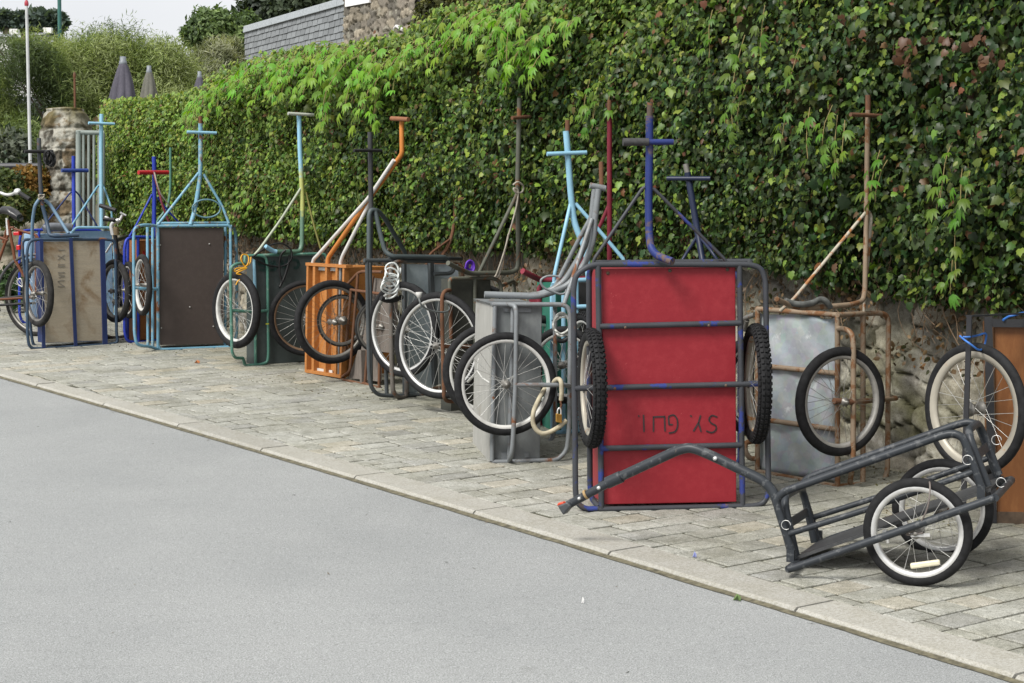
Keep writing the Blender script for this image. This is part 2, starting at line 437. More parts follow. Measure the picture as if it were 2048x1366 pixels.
# dirt and moss gathered in the gutter at the foot of the kerb
gm = plain('gutter_grit', (.105, .095, .062), .95, 0, .5, 40, .6)
mb = MB(); av = np.arange(-3, 26, .03); vs = []
wob = .016 + .014 * fbm(av * 7, av * 0 + 3.3, 11)
for i, q in enumerate(av): vs += [W(q, bout(q) + .002, -.010 - .0006 * math.sin(q * 31)), W(q, bout(q) - .006, -.013), W(q, bout(q) - wob[i] * 1.0, -KH + .003)]
fs = []
for i in range(len(av) - 1):
    for k in range(2): fs.append((i * 3 + k, i * 3 + k + 1, i * 3 + 4 + k, i * 3 + 3 + k))
mb.add(vs, fs); o = mb.build('gutter_moss', gm); o['kind'] = 'stuff'; o['label'] = 'dark strip of grit and moss along the foot of the kerb'
# paving: each stone cut into one sheet, laid in courses across the pavement
bedm, nt, b = nodes('joint_sand_and_moss'); co = coords(nt)
c = mix(nt, ramp(nt, noise(nt, co, 3.0, 5), .35, .6), (.060, .055, .042), (.045, .047, .022))
c = mix(nt, ramp(nt, noise(nt, co, 70, 4), .4, .7), c, (.085, .078, .056)); nt.links.new(c, b.inputs['Base Color']); b.inputs['Roughness'].default_value = .95
bump(nt, b, noise(nt, co, 90, 4), .8, .01)
strip('paving_bed', bedm, lambda a: bin_(a) - .004, lambda a: bwall(a) + .6, -.0058, -4, 30)
pavm = attrmat('paving_stone', .88, [(60, .38, .66, (.70, .70, .69)), (14, .35, .68, (.70, .70, .67)), (230, .50, .60, (.50, .50, .49)), (170, .60, .66, (1.3, 1.28, 1.22)), (3, .42, .70, (.76, .75, .69))], .45, 130)
mb = MB(); tint = []; r_ = random.Random(5)
CW = .136; a = -3.6
while a < 24:
    b0 = bin_(a + CW / 2); b1 = bwall(a) + .25 if a < wa[0] + .3 else bwall(wa[0]) + 1.2
    q = b0 - r_.uniform(.02, .2)
    while q < b1:
        L = r_.choice((.165, .19, .205, .225)) + r_.uniform(-.012, .012)
        s0, s1 = max(q, b0 + .002), q + L
        if s1 - s0 > .03:
            j = .0055 + r_.uniform(0, .002); c = .005; h = r_.uniform(-.0014, .0014); tx, ty = r_.uniform(-.001, .001), r_.uniform(-.001, .001)
            x0, x1, y0, y1 = a + j, a + CW - j, s0 + j, s1 - j
            if q < b0:
                y0a, y0b = bin_(x0) + .003, bin_(x1) + .003
            else: y0a = y0b = y0
            o_ = [(x0, y0a), (x1, y0b), (x1, y1), (x0, y1)]; i_ = [(x0 + c, y0a + c), (x1 - c, y0b + c), (x1 - c, y1 - c), (x0 + c, y1 - c)]
            jit = [(r_.uniform(-.0015, .0015), r_.uniform(-.0015, .0015)) for _ in range(4)]
            vs = [W(p[0] + d[0], p[1] + d[1], -.012) for p, d in zip(o_, jit)]
            hh = [h + tx * (1 if k in (1, 2) else -1) + ty * (1 if k in (2, 3) else -1) for k in range(4)]
            vs += [W(p[0] + d[0], p[1] + d[1], hh[k] - .003) for k, (p, d) in enumerate(zip(o_, jit))]
            vs += [W(p[0] + d[0], p[1] + d[1], hh[k]) for k, (p, d) in enumerate(zip(i_, jit))]
            fs = [(8, 9, 10, 11)] + [(k, (k + 1) % 4, 4 + (k + 1) % 4, 4 + k) for k in range(4)] + [(4 + k, 4 + (k + 1) % 4, 8 + (k + 1) % 4, 8 + k) for k in range(4)]
            mb.add(vs, fs)
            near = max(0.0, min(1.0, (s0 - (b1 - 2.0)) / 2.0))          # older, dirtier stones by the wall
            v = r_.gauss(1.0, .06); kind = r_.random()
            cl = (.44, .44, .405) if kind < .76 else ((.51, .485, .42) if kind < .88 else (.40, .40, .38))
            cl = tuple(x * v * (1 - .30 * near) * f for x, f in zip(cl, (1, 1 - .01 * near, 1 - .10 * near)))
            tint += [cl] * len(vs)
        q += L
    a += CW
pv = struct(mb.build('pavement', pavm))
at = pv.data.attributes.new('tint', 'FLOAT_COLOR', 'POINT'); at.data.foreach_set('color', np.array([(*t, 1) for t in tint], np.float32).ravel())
# moss cushions and litter along the wall foot
mossm = leafmat('moss_leaf', .8, .1, .1)
n = 9000; aa = rng.uniform(-2, 16, n); tt = rng.random(n) ** 1.7
bb = np.array([bwall(x) for x in aa]) - .04 - tt * 1.2
keep = fbm(aa * 1.7, bb * 1.7, 5) > .47 + .10 * tt; aa, bb = aa[keep], bb[keep]; n = len(aa)
pos = np.array([tuple(W(x, y, .001)) for x, y in zip(aa, bb)])
nor = np.tile([0, 0, 1.0], (n, 1)) + rng.normal(0, .5, (n, 3)); nor /= np.linalg.norm(nor, axis=1)[:, None]
col = np.array([(.085, .09, .03), (.12, .105, .05), (.10, .085, .05), (.16, .12, .07)])[rng.integers(0, 4, n)] * rng.uniform(.7, 1.3, (n, 1))
o = leaf_cloud('moss_and_leaf_litter', mossm, pos, nor, rng.normal(0, 1, (n, 3)), rng.uniform(.005, .014, n), col, [(-.5, 0, 0), (0, .6, .1), (.5, 0, 0), (0, -.6, .1)], [(0, 1, 2, 3)])
o['kind'] = 'stuff'; o['label'] = 'moss and dead leaf litter at the foot of the wall'
# ============================================================ stone wall under the ivy
WU = Vector((G(210, 605).x - G(2048, 992).x, G(210, 605).y - G(2048, 992).y, 0))
WLEN = WU.length; WU.normalize(); WN = Vector((WU.y, -WU.x, 0))     # WU runs to the far left; WN points behind the wall
if WN.y < 0: WN = -WN
WO = G(2048, 992); WO = Vector((WO.x, WO.y, 0))
def wpt(s, z, o=0.0): p = WO + WU * s + WN * o; return Vector((p.x, p.y, z))
def wall_hit(x, y, off=0.0):
    r = ray(x, y); t = (off - (CAM - WO).dot(WN)) / r.dot(WN); p = CAM + r * t
    return (p - WO).dot(WU), p.z
def stone_sheet(name, mat, s0, s1, z0f, z1, fn, parent, cs=.24, ch=.15, res=.018, depth=.05, seed=2, cols=None):
    nu = int((s1 - s0) / res) + 1; nv = int((z1 - z0f) / res) + 1
    S, Z = np.meshgrid(np.linspace(s0, s1, nu), np.linspace(z0f, z1, nv), indexing='ij'); s_, z_ = S.ravel(), Z.ravel()
    r = np.random.default_rng(seed); cx, cz, cv = [], [], []
    z = z0f - ch
    while z < z1 + ch:
        hh = ch * r.uniform(.7, 1.3); x = s0 - cs
        while x < s1 + cs:
            ww = cs * r.uniform(.5, 1.6); cx.append(x + ww / 2); cz.append(z + hh / 2 + r.normal(0, .2) * hh); x += ww
        z += hh
    cx, cz = np.array(cx), np.array(cz)
    ds = s_ + .05 * (fbm(s_ * 5, z_ * 5, seed + 5) - .5); dz = z_ + .05 * (fbm(s_ * 5 + 40, z_ * 5, seed + 9) - .5)
    F1 = np.full(len(s_), 9.0); F2 = np.full(len(s_), 9.0); I1 = np.zeros(len(s_), int)
    for i in range(len(cx)):
        m = (np.abs(ds - cx[i]) < cs * 1.6) & (np.abs(dz - cz[i]) < ch * 1.9)
        ix = np.nonzero(m)[0]
        if not len(ix): continue
        d = np.hypot((ds[ix] - cx[i]) / cs, (dz[ix] - cz[i]) / ch)
        a_ = d < F1[ix]; j = ix[a_]; F2[j] = F1[j]; F1[j] = d[a_]; I1[j] = i
        c_ = ~a_ & (d < F2[ix]); j = ix[c_]; F2[j] = d[c_]
    e = np.clip((F2 - F1) / .11, 0, 1); h = e * e * (3 - 2 * e)
    rel = depth * h + r.uniform(-.018, .018, len(cx))[I1] * h + (.03 * (fbm(s_ * 9, z_ * 9, seed + 3) - .5) + .034 * (fbm(s_ * 28, z_ * 28, seed + 4) - .5))
    pal = np.array(cols or [(.34, .32, .265), (.28, .27, .235), (.39, .355, .285), (.22, .21, .185), (.33, .315, .285), (.43, .40, .335)])
    tint = pal[r.integers(0, len(pal), len(cx))][I1] * r.uniform(.65, 1.25, len(cx))[I1][:, None]
    tint = tint * (.55 + .9 * fbm(s_ * 14, z_ * 14, seed + 21))[:, None]
    mort = np.array((.085, .078, .055)); tint = tint * h[:, None] + mort * (1 - h[:, None])
    ms = np.clip((fbm(s_ * 2.2, z_ * 3.2, seed + 31) - .45) * 9, 0, 1) * np.clip((1.0 - (z_ - z0f)) * 1.2, 0, 1)
    tint = tint * (1 - .8 * ms[:, None]) + np.array((.085, .085, .02)) * .8 * ms[:, None]
    li = np.clip((fbm(s_ * 7 + 9, z_ * 7, seed + 41) - .60) * 14, 0, 1); tint = tint * (1 - .6 * li[:, None]) + np.array((.44, .43, .36)) * .6 * li[:, None]
    V = np.array([tuple(fn(a, b_, c_)) for a, b_, c_ in zip(s_, z_, rel)])
    return grid_mesh(name, mat, V, nu, nv, parent, tint)
stonem = attrmat('rubble_stone', .92, [(45, .4, .65, (.72, .70, .66)), (160, .52, .62, (.66, .65, .62))], .6, 70)
swall = thing('stone_wall', 'old rubble stone wall with moss behind the carts, mostly hidden by ivy', 'wall', wpt(4, gz(0, 9)))
def wface(s, z, rel):
    p = WO + WU * s - WN * (rel - .05); return (p.x, p.y, SLOPE * p.y + z)
# heights are measured from the ground along the wall so that the courses follow the slope
stone_sheet('wall_face', stonem, -1.6, WLEN + .05, -.08, 1.75, wface, swall, .22, .135, .0145, .034)
mb = MB()
def wtop(s): return wall_hit(*TOPPX(s))[1] if False else 0
q = [wpt(-1.6, 0, .08), wpt(WLEN, 0, .08), wpt(WLEN, 0, .5), wpt(-1.6, 0, .5)]
mb.hexa([Vector((p.x, p.y, SLOPE * p.y - .1)) for p in q], [Vector((p.x, p.y, SLOPE * p.y + 1.7)) for p in q])
mb.build('wall_core', plain('wall_core_stone', (.12, .11, .09), .95), swall)
# ============================================================ ivy
TOP = [(205, 205), (222, 208), (300, 201), (398, 186), (430, 170), (500, 130), (560, 112), (640, 100), (720, 92), (800, 70), (850, 48), (920, 22), (980, -12), (1100, -60), (1300, -125), (1600, -210), (2048, -330), (2600, -470)]
BOT = [(205, 470), (300, 470), (400, 470), (480, 468), (560, 480), (620, 486), (700, 492), (780, 500), (880, 498), (960, 502), (1060, 512), (1160, 522), (1300, 530), (1420, 520), (1480, 528), (1560, 548), (1640, 588), (1700, 575), (1760, 602), (1840, 612), (1930, 622), (2048, 628), (2600, 700)]
BASE = [(x, 605 + (x - 210) * (992 - 605) / 1838.0) for x, y in BOT]
IVO = -.16
ts = np.array([wall_hit(x, y, IVO) for x, y in TOP])[::-1]; bs = np.array([wall_hit(x, y, IVO) for x, y in BOT])[::-1]
ztop = lambda s: np.interp(s, ts[:, 0], ts[:, 1]); zbot = lambda s: np.interp(s, bs[:, 0], bs[:, 1])
S0, S1 = -1.5, wall_hit(207, 300, IVO)[0]
def bulge(s, z):
    f = np.clip((z - zbot(s)) / .5, 0, 1); t = np.clip((ztop(s) - z) / .35, 0, 1)
    e = np.clip((S1 - s) / .4, 0, 1)
    base = .06 + .20 * f ** .7 * (.35 + .65 * np.sqrt(t)) * (.3 + .7 * e)
    return base + .22 * (fbm(s * 1.5, z * 1.7, 61) - .45) * f + .20 * (fbm(s * 4.6, z * 4.6, 77) - .45)
ivy = thing('ivy', 'thick dark green ivy covering the stone wall, brighter along its top', 'ivy', wpt(4, gz(0, 9)))
# woody mass behind the leaves
nu, nv = 180, 44
ss = np.linspace(S0, S1 - .02, nu); V = []
for s in ss:
    zb, zt = float(zbot(s)), float(ztop(s))
    for k in range(nv):
        f = k / (nv - 1)
        if f < .86:
            z = zb + (zt - .05 - zb) * f / .86; o_ = -float(bulge(np.array([s]), np.array([z]))[0]) + .07
        else:
            z = zt - .05; o_ = -float(bulge(np.array([s]), np.array([zt - .05]))[0]) + .07 + (f - .86) / .14 * .75
        V.append(tuple(wpt(s, z, o_)))
grid_mesh('stems', plain('ivy_stem_mass', (.026, .030, .011), .95, 0, .6, 30, .8, .1), np.array(V), nu, nv, ivy)
IVYL = [(0, -.10, 0), (-.22, -.17, .02), (-.45, .02, -.05), (-.36, .22, .01), (-.40, .44, -.06), (-.23, .52, .02), (0, .88, -.10), (.23, .52, .02), (.40, .44, -.06), (.36, .22, .01), (.45, .02, -.05), (.22, -.17, .02), (0, .2, .09)]
IVYF = [(12, i, (i + 1) % 12) for i in range(12)]
OVAL = [(0, -.1, 0), (-.30, .2, -.05), (-.27, .55, -.05), (0, .95, -.06), (.27, .55, -.05), (.30, .2, -.05), (0, .4, .05)]
OVALF = [(6, i, (i + 1) % 6) for i in range(6)]
def ivy_leaves(n, tmpl, faces, szf, colf, nm, seed, zlow=0.0, clump=.0, dmin=0.0, out=0.0):
    r = np.random.default_rng(seed)
    s = r.uniform(S0, S1, n * 3); f = r.random(n * 3); zb, zt = zbot(s), ztop(s); z = zb + (zt - zb + .04) * f
    dens = fbm(s * 3.1, z * 3.1, seed + 3)
    keep = (r.random(n * 3) < np.clip((dens - .23 - clump) * 6, .08, 1)) & (f > zlow)
    # ragged lower edge
    rag = zb + .24 * fbm(s * 4, s * 0 + 2.2, 91) + .16 * r.random(n * 3) ** 2 - .2
    keep &= z > rag
    s, z, f = s[keep][:n], z[keep][:n], f[keep][:n]; n = len(s)
    o_ = bulge(s, z) - .07 + r.random(n) ** 1.4 * .17 + out
    p = np.array([tuple(WO)] * n) + np.outer(s, np.array(WU)) + np.outer(-o_, np.array(WN)); p[:, 2] = z
    nor = -np.array(WN)[None] * 1.0 + np.array([0, 0, .45]) + r.normal(0, .52, (n, 3)); nor /= np.linalg.norm(nor, axis=1)[:, None]
    tip = np.array([0, 0, -1.0]) + r.normal(0, .55, (n, 3))
    return leaf_cloud(nm, leafmat('ivy_leaf', .42, .22, .26), p, nor, tip, szf(r, s, f, n), colf(r, s, z, f, n), tmpl, faces, ivy)
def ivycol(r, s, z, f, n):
    t = np.clip((s - 1.5) / 8.0, 0, 1)                        # light painted into the leaves: paler towards the brighter left end
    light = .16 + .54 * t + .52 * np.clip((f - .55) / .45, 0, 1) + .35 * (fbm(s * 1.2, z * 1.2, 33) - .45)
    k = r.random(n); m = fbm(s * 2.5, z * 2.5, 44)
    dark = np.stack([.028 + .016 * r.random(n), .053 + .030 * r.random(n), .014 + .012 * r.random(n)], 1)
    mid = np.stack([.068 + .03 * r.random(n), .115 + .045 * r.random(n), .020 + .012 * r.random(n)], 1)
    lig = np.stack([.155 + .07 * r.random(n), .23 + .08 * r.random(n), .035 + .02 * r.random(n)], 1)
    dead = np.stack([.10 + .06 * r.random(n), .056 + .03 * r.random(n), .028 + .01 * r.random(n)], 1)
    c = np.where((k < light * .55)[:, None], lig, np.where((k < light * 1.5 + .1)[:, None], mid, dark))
    c = np.where((s < 4)[:, None], c * (.74 + .26 * np.clip(s / 4, 0, 1))[:, None], c)  # tree shade painted in: leaves darkened towards the right end
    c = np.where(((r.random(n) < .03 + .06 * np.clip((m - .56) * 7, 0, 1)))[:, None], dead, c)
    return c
def ivysz(r, s, f, n): return r.uniform(.42, 1.1, n) * np.where(r.random(n) < .05, 1.4, .92) * (.051 - .013 * np.clip(s / 10, 0, 1))
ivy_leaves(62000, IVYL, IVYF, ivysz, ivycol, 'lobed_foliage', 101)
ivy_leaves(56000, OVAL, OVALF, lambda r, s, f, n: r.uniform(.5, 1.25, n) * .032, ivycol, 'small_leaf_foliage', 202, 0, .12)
# leaves lying over the top of the ivy, back across the wall head
def top_leaves(n, seed):
    r = np.random.default_rng(seed); s = r.uniform(S0, S1, n); q = r.random(n)
    o_ = -bulge(s, ztop(s)) - .02 + q * .8
    z = ztop(s) - .05 + .09 * (fbm(s * 3, q * 3, 9) - .4) + r.random(n) * .05
    p = np.array([tuple(WO)] * n) + np.outer(s, np.array(WU)) + np.outer(o_, np.array(WN)); p[:, 2] = z
    nor = np.array([0, 0, 1.0]) - np.array(WN)[None] * .4 + r.normal(0, .5, (n, 3)); nor /= np.linalg.norm(nor, axis=1)[:, None]
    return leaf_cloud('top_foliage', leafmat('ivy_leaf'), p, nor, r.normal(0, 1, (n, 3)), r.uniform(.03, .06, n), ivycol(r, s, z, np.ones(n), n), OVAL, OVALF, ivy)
top_leaves(9000, 55)
# brown dead leaves and debris caught along the ragged lower edge
r = np.random.default_rng(70); n = 6500; s = r.uniform(S0, S1, n); zb = zbot(s); zz = zb + .16 - .46 * r.random(n) ** 1.3; kp = fbm(s * 3, zz * 3, 71) > .38; s, zz = s[kp], zz[kp]; n = len(s)
p = np.array([tuple(WO)] * n) + np.outer(s, np.array(WU)) + np.outer(-.02 - .10 * r.random(n), np.array(WN)); p[:, 2] = zz
nor = -np.array(WN)[None] + np.array([0, 0, .3]) + r.normal(0, .7, (n, 3)); nor /= np.linalg.norm(nor, axis=1)[:, None]
leaf_cloud('dry_leaves', leafmat('ivy_leaf'), p, nor, r.normal(0, 1, (n, 3)) + np.array([0, 0, -.6]), r.uniform(.014, .04, n), np.array([(.10, .065, .035), (.15, .085, .04), (.07, .05, .03), (.045, .05, .02), (.19, .13, .07)])[r.integers(0, 5, n)], OVAL, OVALF, ivy)
# fine bare stems and dry roots hanging below the leaves
mb = MB(); r_ = random.Random(9)
for i in range(520):
    s = r_.uniform(S0, S1); zb = float(zbot(s)); p = wpt(s, zb + r_.uniform(.05, .3), -.10); pts = [p]
    for k in range(4):
        p = p + WU * r_.uniform(-.09, .09) + Vector((0, 0, -r_.uniform(.03, .13))) + WN * r_.uniform(-.02, .035); pts.append(p)
    mb.tube(smoothpts(pts, 3), r_.uniform(.0010, .0026), 4, cap=False)
mb.build('dry_roots', plain('dry_ivy_root', (.17, .115, .07), .9, 0, .4, 30), ivy)
# ============================================================ the bright five-fingered creeper along the top
LFT = [(0, 0, 0), (-.13, .35, .03), (-.15, .62, -.03), (0, 1.08, -.30), (.15, .62, -.03), (.13, .35, .03), (0, .5, .07)]
def palmate(tpl):
    V, Fc = [], []
    for i, a in enumerate((-.80, -.38, 0, .38, .80)):
        L = (.62, .9, 1.05, .9, .62)[i]; b0 = len(V)
        for x, y, z in tpl: V.append(((x * math.cos(a) + y * math.sin(a)) * L, (y * math.cos(a) - x * math.sin(a)) * L, z * L - .10 * abs(y) * (1 - .2 * i % 2)))
        Fc += [(b0 + 6, b0 + k, b0 + (k + 1) % 6) for k in range(6)]
    return V, Fc
PV, PF = palmate(LFT)
def creeper(name, label, strands, leaf=.075, tone=1.0, seed=1, spacing=.06, grav=.34, lift=.15):
    r = np.random.default_rng(seed); pos, tips, nors = [], [], []
    root = None; st = MB()
    for (p, L, drift) in strands:
        p = Vector(p); d = Vector(drift) + Vector((0, 0, lift)); pts = [p.copy()]; k = 0; tot = 0
        while tot < L:
            d = d + Vector((0, 0, -grav)) + Vector(r.normal(0, .12, 3)); d.normalize(); p = p + d * spacing; tot += spacing; pts.append(p.copy())
            sd_ = d.cross(Vector((0, 0, 1))); sd_ = sd_.normalized() if sd_.length > .05 else WU.copy()
            sg = 1 if k % 2 else -1; k += 1
            pos.append(p + sd_ * sg * .02 - WN * .015); tips.append(sd_ * sg * .45 + Vector((0, 0, -1.15)) - WN * .30 + Vector(r.normal(0, .25, 3))); nors.append(-WN * .75 + Vector((0, 0, .75)) + Vector(r.normal(0, .32, 3)))
        if len(pts) > 1: st.tube(pts, .0025, 4, cap=False)
    n = len(pos); pos, tips, nors = (np.array([tuple(x) for x in q]) for q in (pos, tips, nors)); nors /= np.linalg.norm(nors, axis=1)[:, None]
    root = thing(name, label, 'creeper', Vector(pos.mean(0)))
    c = np.stack([r.uniform(.13, .21, n), r.uniform(.29, .39, n), r.uniform(.02, .045, n)], 1) * tone * r.uniform(.72, 1.08, (n, 1))
    leaf_cloud('foliage', leafmat('creeper_leaf', .45, .38, .35), pos, nors, tips, r.uniform(.6, 1.15, n) * leaf, c, PV, PF, root)
    st.build('vines', plain('creeper_stem', (.20, .16, .06), .8), root)
    return root
r_ = random.Random(21); strands = []
def sstrand(x, y, L, out=.30, lean=0.0):
    s, z = wall_hit(x, y, -out); return (wpt(s, z, -out), L, -WN * .55 + WU * (r_.uniform(-.35, .35) + lean))
for (xc, yc, n, wd, L) in ((455, 152, 9, 26, .30), (430, 170, 5, 20, .34), (560, 112, 10, 34, .34), (610, 100, 9, 40, .30), (690, 92, 9, 30, .36), (740, 100, 10, 34, .46), (660, 115, 7, 40, .32), (780, 128, 10, 26, .42), (800, 90, 4, 30, .24), (860, 66, 4, 20, .24), (930, 30, 4, 24, .26), (985, 10, 5, 26, .30), (1050, 0, 8, 26, .36), (1085, 60, 8, 24, .36), (1150, 30, 4, 30, .26), (520, 130, 5, 26, .22), (1120, 95, 3, 20, .24)):
    for i in range(n): strands.append(sstrand(xc + r_.gauss(0, wd * .6), yc + r_.uniform(-8, 22), L * r_.uniform(.5, 1.15), r_.uniform(.26, .44)))
creeper('virginia_creeper', 'bright yellow-green creeper spilling in tufts over the ivy along the wall top', strands, .080, 1.0, 3)
for (nm, lab, spec, tn) in (
    ('creeper_spray', 'small pale green creeper spray in the dark ivy above the blue T-handle cart', [(1205, 150, .3), (1190, 175, .22), (1225, 165, .2), (1180, 160, .2)], .56),
    ('creeper_spray', 'light green creeper trails hanging high on the ivy above the red cart', [(1425, 20, .22), (1490, 70, .26), (1530, 10, .24), (1500, 150, .24), (1600, 95, .18), (1620, 215, .26), (1575, 205, .16), (1475, 190, .16)], .56),
    ('creeper_spray', 'fresh green creeper spray between the rusty T-handle and its neighbour', [(1760, 300, .2), (1675, 230, .28), (1690, 240, .2), (1665, 210, .24), (1775, 320, .16)], .68),
    ('creeper_spray', 'long light green creeper spray trailing down the ivy by the orange box cart', [(1905, 285, .22), (1925, 335, .2), (1890, 350, .18), (1910, 470, .16), (1905, 520, .14), (1940, 345, .16)], .60),
    ('creeper_spray', 'pale green creeper tuft low in the ivy behind the lilac-blue handle cart', [(505, 360, .2), (515, 372, .16), (495, 370, .14), (425, 255, .16), (418, 268, .2)], .8)):
    creeper(nm, lab, [(p, L * .95, d * .35) for p, L, d in (sstrand(x, y, L, .36) for x, y, L in spec)], .066, tn * 1.0, len(lab), .05, .6, .0)
# dead brown leaf bunches caught in the ivy on the right
n = 40; r = np.random.default_rng(4); ctr = [(1925, 75), (1900, 100), (1810, 95), (1955, 85), (1705, 60), (1820, 120), (1975, 130)]
pos = []
for i in range(n):
    cx, cy = ctr[r.integers(0, len(ctr))]; s, z = wall_hit(cx + r.normal(0, 14), cy + r.normal(0, 14), -.42); pos.append(tuple(wpt(s, z, -.42)))
nor = -np.array(WN)[None] + r.normal(0, .5, (n, 3)); nor /= np.linalg.norm(nor, axis=1)[:, None]
col = np.array([(.085, .040, .020), (.11, .058, .030), (.06, .030, .017)])[r.integers(0, 3, n)]
leaf_cloud('dead_leaves', leafmat('ivy_leaf'), np.array(pos), nor, r.normal(0, 1, (n, 3)) + np.array([0, 0, -.8]), r.uniform(.03, .062, n), col, IVYL, IVYF, ivy)

# litter: scattered dark bits on the road, and a few single things
n = 170; r = np.random.default_rng(12); aa = r.uniform(-2, 16, n); bb = np.array([bout(x) for x in aa]) - .03 - r.random(n) ** 1.8 * 3.2
pos = np.array([tuple(W(x, y, -KH + .003)) for x, y in zip(aa, bb)]); nor = np.tile([0, 0, 1.0], (n, 1)) + r.normal(0, .2, (n, 3)); nor /= np.linalg.norm(nor, axis=1)[:, None]
o = leaf_cloud('road_litter', leafmat('moss_leaf'), pos, nor, r.normal(0, 1, (n, 3)), r.uniform(.006, .024, n), np.array([(.06, .05, .04), (.10, .07, .05), (.04, .04, .035), (.16, .12, .08)])[r.integers(0, 4, n)], [(-.2, 0, 0), (0, .6, .1), (.2, 0, 0), (0, -.6, .1)], [(0, 1, 2, 3)])
o['kind'] = 'stuff'; o['label'] = 'small dark bits of leaf and twig scattered on the road by the kerb'
def scrap(name, label, cat, x, y, sz, colr, h=0.0):
    p = G(x, y); p.z += h; mb = MB(); k = 7
    vs = [p + Vector((math.cos(i * 6.283 / k) * sz * (1 if i % 2 else .55), math.sin(i * 6.283 / k) * sz * .8, .004 + .010 * (i % 3))) for i in range(k)] + [p + Vector((0, 0, .006))]
    vs2 = [v - Vector((0, 0, .002)) for v in vs]
    mb.add(vs + vs2, [(k, i, (i + 1) % k) for i in range(k)] + [(2 * k + 1, k + 1 + (i + 1) % k, k + 1 + i) for i in range(k)] + [(i, k + 1 + i, k + 1 + (i + 1) % k, (i + 1) % k) for i in range(k)])
    tag(mb.build(name, plain(name + '_' + cat + str(x), colr, .8)), label, cat)
scrap('fallen_leaf', 'orange-brown fallen leaf lying on the paving before the brown panel cart', 'leaf', 395, 727, .024, (.36, .13, .04))
scrap('paper_scrap', 'tiny white scrap of paper on the grey road', 'scrap', 1166, 1197, .006, (.75, .75, .74), -KH)
scrap('wrapper', 'tiny blue and white wrapper on the paving near the trailer', 'wrapper', 1390, 1116, .010, (.25, .28, .55))
scrap('weed', 'tiny green weed sprouting in the gutter below the trailer', 'weed', 1476, 1192, .018, (.10, .16, .05), -KH)
# ============================================================ hand carts
GRP = 'hand carts parked on end along the ivy wall'
def cart(label, xy): return thing('hand_cart', label, 'cart', G(*xy), GRP)
def strokes(root, name, mat, pl, lines, r, off, flat=True):
    """brush lettering: flat strokes lying on a board"""
    mb = MB()
    for ln in lines:
        pts = [pl(x, y, off) for x, y in ln]; pts = smoothpts(pts, 4) if len(pts) > 2 else pts
        for i in range(len(pts) - 1):
            d = pts[i + 1] - pts[i]
            if d.length < 1e-5: continue
            s_ = d.cross(pl.n).normalized() * r; e = d.normalized() * r * .4; k = pl.n * -.0012
            a = [pts[i] - e - s_, pts[i + 1] + e - s_, pts[i + 1] + e + s_, pts[i] - e + s_]
            mb.hexa([v + k for v in a], [v - k for v in a])
    return mb.build(name, mat, root)
def flatbar(mb, pl, p, q, wpx, off=0.0, th=.012):
    a, b_ = pl(p[0], p[1], off), pl(q[0], q[1], off); d = (b_ - a).normalized(); s_ = d.cross(pl.n).normalized()
    sc_ = (a - CAM).dot(FW) / F * wpx / 2
    mb.bar(a + pl.n * th / 2, b_ + pl.n * th / 2, s_ * sc_, pl.n * th / 2)
SLATE = paint('slate_blue_paint', (.045, .075, .12), .34, .45)
SLATEL = paint('pale_slate_blue_paint', (.16, .26, .37), .2, .45)
NAVY = paint('navy_paint', (.028, .045, .14), .22, .42)
BLUE = paint('bright_blue_paint', (.028, .055, .42), .12, .38)
SKYB = paint('sky_blue_paint', (.19, .40, .54), .44, .42, wear=(.30, .36, .36))
SKYB2 = paint('clean_sky_blue_paint', (.28, .52, .68), .14, .4)
REDP = paint('red_grip_paint', (.50, .025, .03), .05, .45)
GREYT = paint('grey_tube_paint', (.25, .27, .285), .36, .45, .15, wear=(.17, .17, .17))
DKGREY = paint('dark_grey_paint', (.075, .085, .09), .26, .5)
OLIVE = paint('olive_tube_paint', (.115, .12, .095), .48, .6)
# ---- A: weathered plank cart at the far left
A = Pl((83, 697), (215, 688)); c = cart('slate blue tube cart with two weathered plank boards and a black cable on its handle', (150, 693))
board = sheet('weathered_plank', (.42, .355, .26), (.33, .285, .22), (.48, .43, .34), .85, 0, (.17, .105, .05), .49, (1, 1, 9), 6, (.20, .165, .12))
tubes(c, 'frame', SLATE, A, [[(214, 689), (236, 686), (233, 668), (231, 497), (229, 481), (209, 478), (83, 479), (60, 480), (54, 500), (55, 670), (59, 697), (83, 697), (214, 689)],
    [(83, 479, .24), (45, 479, .24), (45, 500, .24), (63, 672, .24), (67, 693, .24), (95, 692, .24)],
    [(209, 479, .0), (209, 479, .24), (83, 479, .24), (83, 479, 0)]], .0115)
mb = MB()
flatbar(mb, A, (83, 478), (88, 696), 7, -.014); mb.cut(); flatbar(mb, A, (142, 476), (152, 692), 6.5, -.014); mb.cut(); flatbar(mb, A, (205, 478), (211, 690), 10, -.014); mb.cut()
mb.build_each('upright', NAVY, c)
for q in ([(88, 483), (141, 482.5), (149, 684), (93, 685)], [(145, 482), (201, 482), (206, 681), (153, 682)]):
    mb = MB(); a, b_ = quadbox(A, q, 0, .02); mb.hexa(a, b_); mb.build('board', board, c)
a, b_ = quadbox(A, [(88, 484), (204, 482), (208, 682), (93, 686)], .02, .20); mb = MB()
for i in range(4): mb.add([a[i], a[(i + 1) % 4], b_[(i + 1) % 4], b_[i]], [(0, 1, 2, 3)])
mb.build('tray', NAVY, c)
strokes(c, 'faded_lettering', plain('faded_ink', (.19, .17, .14), .9), A, [[(116, 573), (129, 573)], [(129, 573), (116, 563), (129, 561)], [(117, 555), (129, 552), (117, 549)], [(116, 545), (129, 545)], [(116, 533), (129, 533)], [(116, 529), (129, 529)], [(116, 519), (129, 510)], [(116, 511), (129, 519)], [(117, 500), (129, 500)]], .0032, -.002)
